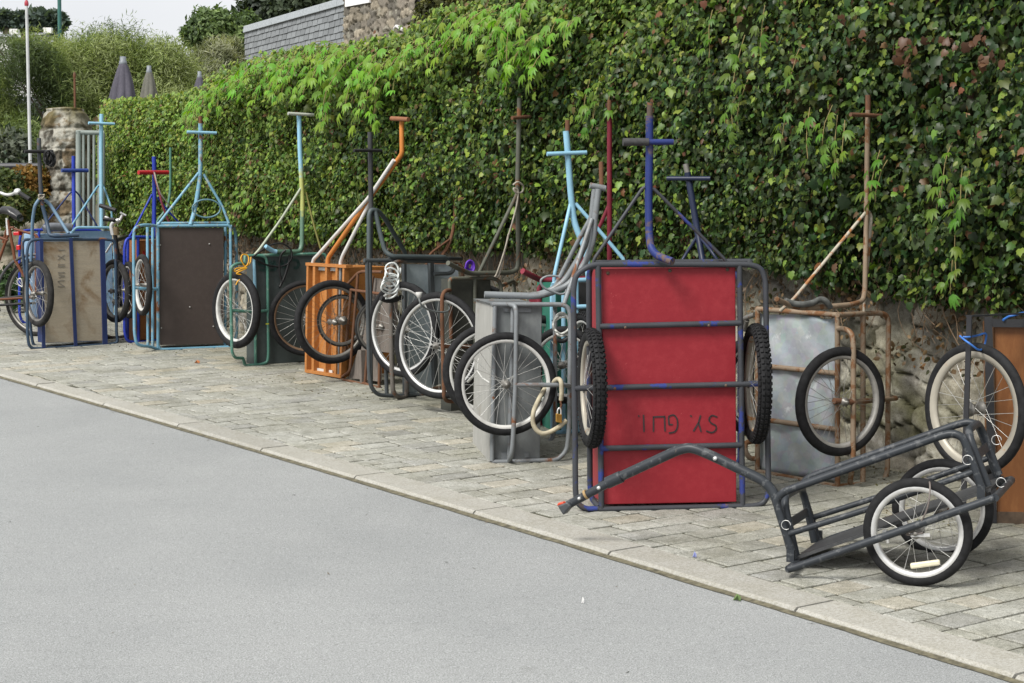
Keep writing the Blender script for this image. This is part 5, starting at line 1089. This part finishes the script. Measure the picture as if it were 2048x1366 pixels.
# ============================================================ gate pillar, gate, low wall
pz = 17.3
def pill(): 
    root = thing('stone_pillar', 'squat lichen covered stone gate pillar with a mossy rounded cap', 'pillar', P(132, 600, pz)); base = P(132, 607, pz); s_ = F / pz
    base.z = gz(0, base.y)
    prof = []                                     # (height, radius) read off the photo
    def hgt(y): return P(137, y, pz).z - base.z
    for y, hw in ((607, 41), (455, 41), (420, 40), (380, 40), (345, 39), (335, 40), (312, 42), (300, 47), (270, 48), (250, 45), (235, 41), (220, 37), (214, 34)): prof.append((hgt(y), hw / s_))
    prof = np.array(prof); nu, nv = 150, 210
    r = np.random.default_rng(8); V = np.zeros((nu, nv, 3)); T = np.zeros((nu, nv, 3))
    hs_ = np.linspace(0, prof[-1, 0], nv); th = np.linspace(0, 2 * math.pi, nu)
    cour = [0]; 
    while cour[-1] < prof[-1, 0]: cour.append(cour[-1] + r.uniform(.15, .24))
    TH, HH = np.meshgrid(th, hs_, indexing='ij'); ci = np.digitize(HH + .03 * (fbm(np.cos(TH) * 2 + 5, HH * 4, 3) - .5), cour) - 1
    rad = np.interp(HH, prof[:, 0], prof[:, 1])
    hn = np.minimum(HH - np.array(cour)[np.clip(ci, 0, len(cour) - 1)], np.array(cour + [9])[np.clip(ci + 1, 0, len(cour))] - HH)
    # stones round the course
    ph = r.uniform(0, 6, len(cour) + 2)[ci]; k_ = r.integers(4, 6, len(cour) + 2)[ci]; aa_ = ((TH + ph) / (2 * math.pi) * k_) % 1; an = np.minimum(aa_, 1 - aa_) * 2 * math.pi * rad / k_
    cosq, sinq = np.cos(TH), np.sin(TH)
    n1 = fbm(cosq * 1.3 + 10, HH * 5.5 + sinq * 1.3, 14); n2 = fbm(cosq * 3.6 + 10, HH * 16 + sinq * 3.6, 15)
    e = np.clip(np.minimum(hn, an) / .022, 0, 1)
    rr = rad * (1 + .0) + .018 * e + .09 * (n1 - .5) + .05 * (n2 - .5)
    sq = 1 / np.maximum(np.abs(cosq), np.abs(sinq)); rr = rr * (1 + .10 * (np.minimum(sq, 1.3) - 1.15))
    rr[:, -1] = 0.0; rr[:, -2] *= .6
    V[..., 0] = base.x + rr * cosq; V[..., 1] = base.y + rr * sinq + .1; V[..., 2] = base.z + HH + .03 * (n1 - .5)
    pal = np.array([(.22, .19, .14), (.16, .145, .12), (.26, .20, .13), (.14, .125, .10)]); idx = (ci * 7 + ((TH + ph) / (2 * math.pi) * k_).astype(int) * 3) % 4
    T = pal[idx] * .8 * (.6 + .8 * n2)[..., None]; T = T * (.62 + .38 * e)[..., None]
    li = np.clip((fbm(cosq * 2 + 20, HH * 9 + sinq * 2, 19) - .46) * 16, 0, 1)[..., None] * np.clip((fbm(cosq * 6 + 20, HH * 28 + sinq * 6, 29) - .30) * 8, 0, 1)[..., None]; T = T * (1 - .85 * li) + np.array((.42, .415, .37)) * .85 * li
    mo = (np.clip((HH / prof[-1, 0] - .86) * 8, 0, 1) * np.clip((n1 - .35) * 6, 0, 1))[..., None]; T = T * (1 - mo) + np.array((.10, .085, .025)) * mo
    o = grid_mesh('shaft', stonem, V.reshape(-1, 3), nu, nv, root, T.reshape(-1, 3)); return root
pill()
gp = Pl((155, 632), 12); gt = thing('metal_gate', 'pale grey-green metal bar gate beside the stone pillar', 'gate', G(180, 606))
GM = paint('grey_green_gate_paint', (.30, .345, .32), .08, .5)
mb = MB(); mb.tube([gp(157, 262), gp(157, 600)], .024, 8); mb.tube([gp(152, 265), gp(208, 266)], .020, 8); mb.tube([gp(157, 590), gp(208, 590)], .02, 8); mb.tube([gp(206, 266), gp(206, 590)], .02, 8); mb.build('gate_frame', GM, gt)
for x in (167, 177.5, 188, 198): mb = MB(); mb.tube([gp(x, 268), gp(x, 590)], .0125, 8); mb.build('bar', GM, gt)
# pale rendered end of the ivy wall seen beside the gate
mb = MB(); a = [wpt(WLEN + .02, 0, 0.0), wpt(WLEN + .16, 0, 0.0), wpt(WLEN + .16, 0, .4), wpt(WLEN + .02, 0, .4)]
mb.hexa([Vector((p.x, p.y, gz(0, p.y) - .1)) for p in a], [Vector((p.x, p.y, gz(0, p.y) + 1.72)) for p in a]); mb.build('rendered_end', sheet('old_render', (.36, .34, .29), (.30, .28, .24), (.40, .38, .33), .9), swall)
# low mossy bank wall on the left with plants
Lw = Pl((60, 606), 8)
lw = thing('low_stone_wall', 'low mossy stone wall covered with rusty orange plants at the far left', 'wall', Lw(40, 606))
def lface(s, z, rel):
    p = Lw.o + Lw.u * s - Lw.n * (rel - .3); return (p.x, p.y, gz(0, p.y) + z)
stone_sheet('wall_face', stonem, -2.2, .42, -.05, 1.12, lface, lw, .26, .16, .03)
mb = MB(); q = [Lw.o + Lw.u * s + Lw.n * o_ for s, o_ in ((-2.2, .36), (.42, .36), (.42, .8), (-2.2, .8))]
mb.hexa([Vector((p.x, p.y, gz(0, p.y) - .1)) for p in q], [Vector((p.x, p.y, gz(0, p.y) + 1.1)) for p in q]); mb.build('wall_core', plain('wall_core_stone', (.1, .1, .1)), lw)
LQ = [(0, 0, 0), (-.25, .5, .04), (0, 1, -.08), (.25, .5, .04)]; LQF = [(0, 1, 2, 3)]
def leafy(name, label, cat, blobs, n, size, pal, mat, trunkm=None, trunk=None, group=None, up=.2, tmpl=(LQ, LQF), flat=.0, ragged=.35, wid=None, root=None, seed=1, noise_s=1.2):
    """crown of small leaves spread through lumpy blobs (centre, radii), with open gaps, over a trunk with limbs"""
    r = np.random.default_rng(seed); P_, Nn, Tp = [], [], []
    vol = np.array([b[1][0] * b[1][1] * b[1][2] for b in blobs]) ** .7; cnt = (n * vol / vol.sum()).astype(int)
    for (c, rad), k in zip(blobs, cnt):
        d = r.normal(0, 1, (k, 3)); d /= np.linalg.norm(d, axis=1)[:, None]
        q = r.random(k) ** .42 * (1 + ragged * r.normal(0, .35, k)); lump = .72 + .55 * fbm(d[:, 0] * 2.3 + 7 + c[0], d[:, 2] * 2.3 + d[:, 1] * 1.7 + 9, seed + 2)
        p = np.array(c) + d * np.array(rad) * (q * lump)[:, None]; P_.append(p)
        nn = d + r.normal(0, .6, (k, 3)) + np.array([0, 0, .3]); Nn.append(nn)
        Tp.append(d * .7 + r.normal(0, .45, (k, 3)) + np.array([0, 0, up]))
    P_, Nn, Tp = np.concatenate(P_), np.concatenate(Nn), np.concatenate(Tp); Nn /= np.linalg.norm(Nn, axis=1)[:, None]
    g = fbm(P_[:, 0] * noise_s + 3, P_[:, 2] * noise_s + P_[:, 1] * .7, seed + 4); keep = r.random(len(P_)) < np.clip((g - .24) * 5, .05, 1); P_, Nn, Tp, g = P_[keep], Nn[keep], Tp[keep], g[keep]; m = len(P_)
    pal = np.array(pal); ci = np.clip((g - .3) / .4 * len(pal) + r.normal(0, .7, m), 0, len(pal) - 1).astype(int); col = pal[ci] * r.uniform(.75, 1.25, (m, 1))
    b0 = blobs[0]; base = trunk[0] if trunk else Vector((b0[0][0], b0[0][1], gz(0, b0[0][1])))
    if root is None: root = thing(name, label, cat, base, group)
    leaf_cloud('crown', mat, P_, Nn, Tp, r.uniform(.7, 1.3, m) * size, col, tmpl[0], tmpl[1], root, wid * np.ones(m) if wid else None)
    if trunk:
        mb = MB(); b_, top_, r0 = trunk; b_, top_ = Vector(b_), Vector(top_)
        mb.tube([b_ - Vector((0, 0, .1)), b_ * .5 + top_ * .5 + Vector((.08 * r0 * 10, 0, 0)), top_], r0, 8, .3, r1=r0 * .55)
        for (c, rad) in blobs:
            f = r.uniform(.35, .95); s_ = b_ * (1 - f) + top_ * f; c = Vector(c)
            mb.tube([s_, s_ * .5 + c * .5 + Vector((0, 0, .1)), c + Vector((0, 0, rad[2] * .4))], r0 * .45, 6, .4, r1=r0 * .1)
        mb.build('trunk', trunkm, root)
    return root
LM = leafmat('tree_leaf', .55, .3, .3); BARK = plain('bark', (.10, .08, .06), .95, 0, .4, 12, .8)
bz = 17.2
pl_ = lambda x, y, z: tuple(P(x, y, z))
def R3(px, Z, py=None): k = Z / F; return (px * k, px * k * .9, (py or px) * k)
leafy('bank_plant', 'rusty orange dry plant sprawling over the low wall by the pillar', 'plant', [(pl_(60, 352, bz), R3(34, bz, 18)), (pl_(70, 375, bz), R3(26, bz, 26))], 2600, .05, [(.10, .07, .02), (.22, .12, .03), (.28, .16, .04), (.16, .13, .03)], LM, seed=3)
leafy('bank_plant', 'green leafy plants covering the low wall at the left edge', 'plant', [(pl_(10, 370, bz - .3), R3(34, bz, 30)), (pl_(20, 420, bz - .5), R3(34, bz, 34)), (pl_(60, 415, bz - .2), R3(30, bz, 26))], 5200, .06, [(.04, .06, .02), (.07, .10, .03), (.12, .14, .04), (.15, .12, .04)], LM, seed=4)
leafy('weed_clump', 'small green weed clump growing at the wall foot behind the bicycle wheel', 'plant', [(pl_(30, 585, 16.6), R3(26, 16.6, 28)), (pl_(14, 560, 16.8), R3(22, 16.6, 30))], 1500, .06, [(.03, .06, .02), (.05, .10, .03), (.10, .15, .04)], LM, seed=5)
mb = MB(); mb.tube([P(-30, 333, 19), P(84, 333, 19)], .035, 8); mb.tube([P(20, 333, 19), Vector((P(20, 333, 19).x, P(20, 333, 19).y, gz(0, 19)))], .03, 8); mb.tube([P(78, 333, 19), Vector((P(78, 333, 19).x, P(78, 333, 19).y, gz(0, 19)))], .03, 8); tag(mb.build('handrail', plain('dark_rail', (.03, .03, .035), .4)), 'black metal handrail behind the low mossy wall', 'railing')
# ============================================================ poles
def pole(name, label, cat, x, ytop, Z, rpx, mat, x2=None, extra=None):
    a_ = P(x, ytop, Z); b_ = Vector((P(x2 or x, ytop, Z).x, a_.y, gz(0, a_.y) - .1)); root = thing(name, label, cat, b_)
    mb = MB(); mb.tube([b_, a_], rpx * Z / F, 12, r1=rpx * Z / F * .85); mb.build('shaft', mat, root)
    mb = MB(); mb.lathe(a_, Vector((0, 0, 1)), [(0, .04), (rpx * Z / F * .9, .02), (rpx * Z / F * 1.15, 0), (rpx * Z / F * 1.15, -.02), (rpx * Z / F, -.03)], 12); mb.build('cap', extra or mat, root); return root
pole('flagpole', 'slim white flagpole behind the low wall at the far left', 'flagpole', 53, 6, 20, 3.6, paint('white_pole_paint', (.62, .64, .64), .03, .4), 58, plain('red_cap', (.35, .03, .05), .5))
pole('lamp_post', 'dark green lamp post rising above the feathery shrub', 'post', 117, -120, 50, 4.5, paint('green_post_paint', (.05, .16, .14), .05, .4))
pole('iron_post', 'thin rusty iron post behind the stone pillar', 'post', 149, 150, 21, 2.6, RUST)
# ============================================================ closed parasols on the terrace behind the wall
def parasol(label, x, ytop, ybot, hw, Z, cloth, seed):
    r = np.random.default_rng(seed); top = P(x, ytop, Z); bot = P(x, ybot, Z); gnd = Vector((top.x, top.y, gz(0, top.y)))
    root = thing('parasol', label, 'parasol', gnd, 'closed parasols behind the ivy')
    mb = MB(); mb.tube([gnd, top - Vector((0, 0, .02))], .022, 10); mb.build('pole', plain('grey_pole', (.25, .25, .26), .4, .4), root)
    H = top.z - bot.z; R_ = hw * 1.15 * Z / F; nu, nv = 96, 26; V = np.zeros((nu, nv, 3)); th = np.linspace(0, 2 * math.pi, nu)
    for j in range(nv):
        f = j / (nv - 1); rad = R_ * (.10 + .9 * f ** .68) * (1 if f < .93 else 1 + .3 * (f - .93)); wv = .26 * f
        rr = rad * (1 - wv + wv * np.abs(np.sin(th * 4 + .8 * f + seed)) + .10 * f * np.sin(th * 3 + 5 * f + seed))
        V[:, j, 0] = top.x + rr * np.cos(th); V[:, j, 1] = top.y + rr * np.sin(th); V[:, j, 2] = top.z - H * f - (.05 * np.abs(np.sin(th * 4 + seed)) if j == nv - 1 else 0)
    grid_mesh('canopy', cloth, V.reshape(-1, 3), nu, nv, root)
    mb = MB(); mb.lathe(top, Vector((0, 0, 1)), [(0, .06), (R_ * .20, .055), (R_ * .20, .0), (R_ * .24, -.01), (R_ * .27, -.05), (R_ * .22, -.07)], 16); mb.build('cap', plain('pale_cap', (.16, .18, .20), .5), root)
cl1 = sheet('grey_mauve_canvas', (.095, .090, .115), (.08, .076, .10), (.115, .11, .135), .85, 0, (.09, .085, .10), .7); cl2 = sheet('grey_olive_canvas', (.15, .148, .125), (.125, .125, .105), (.175, .17, .145), .85, 0, (.13, .13, .11), .7)
parasol('closed grey-mauve parasol, the tallest one, behind the end of the ivy', 246, 121, 212, 27, 27, cl1, 1)
parasol('closed grey-olive parasol just right of the mauve one', 298, 139, 214, 20, 28, cl2, 2)
parasol('closed parasol with only its tip peeping over the ivy by the creeper tuft', 399, 150, 214, 17, 29, cl1, 3)
# ============================================================ slate-hung house
hz = 45.0; hu = Pl((490, 400), 0)
h0 = P(490, 55, hz); hs_u = yaw_u(-63); hn_ = Vector((-hs_u.y, hs_u.x, 0))   # away from the camera
class HP:
    """the wall plane of the house through the ridge end"""
    o = h0; u = hs_u; n = hn_
    @staticmethod
    def at(x, y, off=0.0):
        r = ray(x, y); t = (off - (CAM - h0).dot(hn_)) / r.dot(hn_); return CAM + r * t
hp = HP.at
hsx = lambda p: (p - h0).dot(hs_u)
ridge = (hp(695, 10) - h0).length
house = thing('slate_house', 'slate-hung grey house wall with pale zinc ridge and an old stone gable above the ivy', 'house', Vector((h0.x, h0.y, gz(0, h0.y))))
slm = attrmat('slate', .5, [(40, .35, .7, (.8, .8, .8))], .3, 60)
L_ = hsx(hp(697, 60)); zt = h0.z; mb = MB(); tint = []; r_ = random.Random(4); rowh = .135; z = zt - .10; row = 0
gzh = gz(0, h0.y)
while z > gzh + 1.2:
    x = -(.5 * (row % 2)) * .29
    while x < L_:
        w_ = .29 + r_.uniform(-.02, .02); x0, x1 = max(x, 0) + .010, min(x + w_, L_) - .010
        if x1 - x0 > .02:
            t_ = .012 + r_.uniform(0, .006); p = lambda s, zz, o_: h0 + hs_u * s - hn_ * o_ + Vector((0, 0, zz - zt)); dz = r_.uniform(-.006, .006)
            mb.add([p(x0, z - rowh - .02 + dz, t_ + .012), p(x1, z - rowh - .02 + dz, t_ + .012), p(x1, z, .004), p(x0, z, .004), p(x0, z - rowh - .02 + dz, .0), p(x1, z - rowh - .02 + dz, 0)], [(0, 1, 2, 3), (4, 5, 1, 0), (1, 5, 2), (0, 3, 4)])
            v = r_.uniform(.8, 1.12); tint += [(.21 * v, .225 * v, .235 * v)] * 6
        x += w_
    z -= rowh; row += 1
so = mb.build('slate_cladding', slm, house); at = so.data.attributes.new('tint', 'FLOAT_COLOR', 'POINT'); at.data.foreach_set('color', np.array([(*t, 1) for t in tint], np.float32).ravel())
mb = MB(); q = [h0, h0 + hs_u * (L_ + 3.5), h0 + hs_u * (L_ + 3.5) + hn_ * 4, h0 + hn_ * 4]
mb.hexa([Vector((p.x, p.y, gzh - .3)) + hn_ * .02 for p in q], [Vector((p.x, p.y, zt - .02)) + hn_ * .02 for p in q]); mb.build('wall', plain('grey_house_wall', (.2, .2, .19), .9), house)
x = 0
while x < L_ - .05:
    w_ = min(.62 * 1.6, L_ - x); mb = MB(); p0 = h0 + hs_u * (x + .01); p1 = h0 + hs_u * (x + w_ - .01)
    mb.hexa([p0 - hn_ * .06 + Vector((0, 0, -.13)), p1 - hn_ * .06 + Vector((0, 0, -.13)), p1 - hn_ * .04 + Vector((0, 0, .03)), p0 - hn_ * .04 + Vector((0, 0, .03))], [p0 + hn_ * .3 + Vector((0, 0, -.13)), p1 + hn_ * .3 + Vector((0, 0, -.13)), p1 + hn_ * .2 + Vector((0, 0, .05)), p0 + hn_ * .2 + Vector((0, 0, .05))])
    mb.build('ridge_cap', plain('zinc_ridge', (.34, .37, .39), .45, .2), house, .01); x += w_
def gface(s, z, rel):
    p = h0 + hs_u * (L_ + s) - hn_ * (rel + .03); return (p.x, p.y, zt + z)
stone_sheet('stone_gable', stonem, 0.0, 3.6, -3.2, 3.4, gface, house, .42, .15, .03, .09, 6, [(.31, .275, .22), (.24, .215, .18), (.35, .31, .245), (.19, .175, .15)])
mb = MB(); p0, p1 = h0 + hs_u * L_ + hn_ * .03, h0 + hs_u * (L_ + 3.6) + hn_ * .03
mb.hexa([Vector((p.x, p.y, gzh)) for p in (p0, p1, p1 + hn_ * 1.2, p0 + hn_ * 1.2)], [Vector((p.x, p.y, zt + 3.4)) for p in (p0, p1, p1 + hn_ * 1.2, p0 + hn_ * 1.2)]); mb.build('chimney', plain('grey_house_wall', (1, 1, 1)), house)
a_, b_ = hp(690, 14, -.15), hp(738, 5, -.15); mb = MB(); up = Vector((0, 0, 1.1)); mb.hexa([a_, b_, b_ + up, a_ + up], [v + hn_ * .05 for v in (a_, b_, b_ + up, a_ + up)]); mb.build('white_board', plain('white_board', (.75, .75, .76), .5, 0, .04), house)
a_, b_ = hp(786, 54, -.12), hp(803, 60, -.12); mb = MB(); mb.tube([hp(790, 90, -.1), hp(789, 58, -.1), hp(793, 52, -.12), hp(806, 60, -.15)], .035, 8, .05); mb.build('vent_pipe', plain('white_pipe', (.6, .6, .58), .4), house)
# ============================================================ shrubs and trees beyond
BL = [(-.5, 0, 0), (-.35, .5, .02), (0, 1, -.03), (.35, .5, .02)]; BLF = [(0, 1, 2, 3)]
FM = leafmat('feathery_leaf', .6, .35, .25)
TPAL = [(.085, .12, .055), (.13, .18, .068), (.185, .245, .08), (.25, .31, .105), (.31, .36, .165)]
Zt = 31
leafy('feathery_shrub', 'big feathery grey-green shrub filling the view behind the pillar', 'shrub', [(pl_(110, 195, Zt), R3(135, Zt, 95)), (pl_(220, 150, Zt + 1), R3(125, Zt, 100)), (pl_(310, 190, Zt + .5), R3(120, Zt, 95)), (pl_(60, 300, Zt - 1), R3(80, Zt, 70)), (pl_(170, 290, Zt), R3(110, Zt, 80)), (pl_(350, 230, Zt), R3(90, Zt, 70)), (pl_(230, 110, Zt), R3(70, Zt, 62)), (pl_(150, 130, Zt), R3(70, Zt, 60)), (pl_(330, 125, Zt), R3(60, Zt, 50)), (pl_(0, 125, Zt - 1), R3(66, Zt, 58)), (pl_(70, 118, Zt - 1), R3(60, Zt, 52)), (pl_(25, 150, Zt), R3(65, Zt, 80)), (pl_(-20, 210, Zt), R3(70, Zt, 90))],
      175000, .105, TPAL, FM, BARK, (Vector((P(170, 300, Zt).x, P(170, 300, Zt).y, gz(0, P(170, 300, Zt).y))), P(180, 250, Zt), .10), up=.35, tmpl=(BL, BLF), wid=.16, seed=11, noise_s=1.6)
leafy('silvery_shrub', 'pale silvery shrub beside the slate house', 'shrub', [(pl_(428, 135, 36), R3(48, 36, 56)), (pl_(460, 122, 37), R3(28, 37, 46)), (pl_(415, 170, 35), R3(50, 35, 50))], 24000, .14, [(.12, .14, .07), (.20, .22, .13), (.30, .32, .21), (.36, .37, .27)], FM, BARK, (Vector((P(440, 300, 36).x, P(440, 300, 36).y, gz(0, P(440, 300, 36).y))), P(440, 190, 36), .08), up=.8, tmpl=(BL, BLF), wid=.17, seed=12, noise_s=1.5)
leafy('leafy_tree', 'light green leafy tree behind the silvery shrub', 'tree', [(pl_(430, 60, 50), R3(52, 50, 40)), (pl_(470, 85, 50), R3(40, 50, 40)), (pl_(395, 70, 50), R3(30, 50, 30)), (pl_(490, 50, 51), R3(30, 50, 26))], 18000, .16, [(.07, .11, .045), (.12, .18, .065), (.18, .25, .09)], LM, BARK, (Vector((P(440, 300, 50).x, P(440, 300, 50).y, gz(0, P(440, 300, 50).y))), P(440, 100, 50), .2), seed=13)
leafy('dark_tree', 'dark spreading tree behind the slate house', 'tree', [(pl_(560, 10, 62), R3(75, 62, 45)), (pl_(630, -25, 62), R3(80, 62, 55)), (pl_(510, 35, 62), R3(40, 62, 30)), (pl_(560, 60, 62), R3(60, 62, 40)), (pl_(650, 20, 63), R3(60, 62, 30))], 26000, .24, [(.035, .05, .035), (.05, .07, .045), (.07, .095, .055)], LM, BARK, (Vector((P(580, 300, 62).x, P(580, 300, 62).y, gz(0, P(580, 300, 62).y))), P(580, 70, 62), .3), seed=14)
leafy('conifer_shrub', 'clipped golden-green conifer by the stone gable', 'shrub', [(pl_(885, 30, 30), R3(52, 30, 40)), (pl_(915, 0, 30), R3(50, 30, 50)), (pl_(870, 60, 30), R3(45, 30, 40))], 11000, .10, [(.045, .05, .015), (.08, .085, .022), (.13, .13, .035)], LM, BARK, (Vector((P(890, 300, 30).x, P(890, 300, 30).y, gz(0, P(890, 300, 30).y))), P(890, 80, 30), .08), seed=15, noise_s=2.2)
leafy('round_bush', 'dark blue-green bush standing at the far left beside the flagpole', 'bush', [(pl_(25, 300, 24), R3(42, 24, 44)), (pl_(-20, 310, 24), R3(50, 24, 50)), (pl_(36, 330, 24), R3(36, 24, 36))], 5000, .09, [(.02, .035, .02), (.035, .055, .035), (.07, .09, .06), (.15, .17, .13)], LM, BARK, (Vector((P(25, 400, 24).x, P(25, 400, 24).y, gz(0, P(25, 400, 24).y))), P(25, 300, 24), .05), seed=16)
# far hill with a few far trees and white houses
nu, nv = 60, 20; V = []
for i in range(nu):
    for j in range(nv):
        x = -110 + 260 * i / (nu - 1); y = 120 + 110 * j / (nv - 1); f = math.sin(math.pi * min(1, j / (nv - 1) * .9)); V.append((x, y, SLOPE * y - 1 + 9.0 * f * (.7 + .5 * vnoise(np.array([i * .12]), np.array([j * .2]), 5)[0]) * max(.15, 1 - abs(x + 60) / 120)))
hill = struct(grid_mesh('hill', plain('far_meadow', (.07, .095, .045), .95, 0, .4, .2), np.array(V), nu, nv))
for i, (x, y, rx, ry, lab) in enumerate(((80, 34, 26, 14, 'far dark tree clump just right of the flagpole tip'), (46, 38, 14, 8, 'far small dark tree left of the flagpole tip'), (8, 36, 14, 9, 'far tree at the upper left corner'), (112, 40, 16, 14, 'far tree behind the green lamp post'))):
    leafy('far_tree', lab, 'tree', [(pl_(x, y, 150), R3(rx, 150, ry)), (pl_(x + rx * .5, y + 5, 150), R3(rx * .7, 150, ry * .8)), (pl_(x - 4, y + ry * 1.1, 150), R3(rx * .7, 150, ry))], 2200, .6, [(.07, .10, .085), (.10, .135, .11)], LM, BARK, (P(x, y + 60, 150), P(x, y + 6, 150), .4), 'far trees on the hill', seed=30 + i)
HW = plain('white_render', (.72, .72, .70), .8, 0, .05); HR = plain('far_slate_roof', (.17, .18, .20), .6)
def far_house(label, x, y, Z, w_, h_, rh, d_, seed):
    a_ = P(x, y, Z); root = thing('white_house', label, 'house', Vector((a_.x, a_.y, a_.z - h_ - 1)), 'far white houses')
    X, Y, z0 = a_.x, a_.y, a_.z; mb = MB(); mb.hexa([(X, Y, z0 - h_ - 2), (X + w_, Y, z0 - h_ - 2), (X + w_, Y, z0), (X, Y, z0)], [(X, Y + d_, z0 - h_ - 2), (X + w_, Y + d_, z0 - h_ - 2), (X + w_, Y + d_, z0), (X, Y + d_, z0)]); mb.build('wall', HW, root)
    mb = MB(); mb.add([(X - .2, Y - .3, z0 - .1), (X + w_ + .2, Y - .3, z0 - .1), (X + w_ + .2, Y + d_ / 2, z0 + rh), (X - .2, Y + d_ / 2, z0 + rh), (X - .2, Y + d_ + .3, z0 - .1), (X + w_ + .2, Y + d_ + .3, z0 - .1)], [(0, 1, 2, 3), (3, 2, 5, 4), (0, 3, 4), (1, 5, 2), (0, 4, 5, 1)]); r = mb.build('roof', HR, root)
    mb = MB(); mb.hexa([(X + .6, Y + d_ / 2 - .3, z0 + rh * .8), (X + 1.2, Y + d_ / 2 - .3, z0 + rh * .8), (X + 1.2, Y + d_ / 2 - .3, z0 + rh + .35), (X + .6, Y + d_ / 2 - .3, z0 + rh + .35)], [(X + .6, Y + d_ / 2 + .3, z0 + rh * .8), (X + 1.2, Y + d_ / 2 + .3, z0 + rh * .8), (X + 1.2, Y + d_ / 2 + .3, z0 + rh + .35), (X + .6, Y + d_ / 2 + .3, z0 + rh + .35)]); mb.build('chimney', HW, r)
    for k in range(2 if w_ > .9 else 0):
        mb = MB(); q = X + w_ * (.25 + .45 * k); mb.hexa([(q, Y - .03, z0 - 1.6), (q + .8, Y - .03, z0 - 1.6), (q + .8, Y - .03, z0 - .5), (q, Y - .03, z0 - .5)], [(q, Y, z0 - 1.6), (q + .8, Y, z0 - 1.6), (q + .8, Y, z0 - .5), (q, Y, z0 - .5)]); mb.build('window', plain('dark_window', (.03, .035, .04), .1), root)
far_house('white house with slate roof peeping behind the bush at the left edge', -52, 226, 40, .95, 2.4, .5, 2.2, 1)
far_house('far white house on the hill left of the flagpole', -6, 72, 140, .8, 3, .3, 3, 2)
far_house('far white house on the hill just right of the flagpole', 62, 68, 140, .7, 3, .25, 3, 3)

# more shrubs further along the lane, beyond the left edge of the photograph
leafy('feathery_shrub', 'grey-green feathery shrub further along the lane, past the bicycles', 'shrub', [(pl_(-120, 260, 26), R3(110, 26, 120)), (pl_(-230, 280, 26), R3(110, 26, 110)), (pl_(-170, 190, 27), R3(90, 27, 80))], 26000, .13, TPAL, FM, BARK, (Vector((P(-150, 300, 26).x, P(-150, 300, 26).y, gz(0, 26))), P(-150, 260, 26), .09), up=.35, tmpl=(BL, BLF), wid=.16, seed=41, noise_s=1.6)
leafy('leafy_tree', 'broad green tree further along the lane, past the white house', 'tree', [(pl_(-330, 200, 34), R3(150, 34, 140)), (pl_(-430, 250, 33), R3(130, 33, 120)), (pl_(-300, 300, 32), R3(110, 32, 100))], 22000, .20, [(.05, .08, .03), (.09, .13, .045), (.14, .19, .06)], LM, BARK, (Vector((P(-350, 300, 33).x, P(-350, 300, 33).y, gz(0, 33))), P(-350, 250, 33), .16), seed=42)
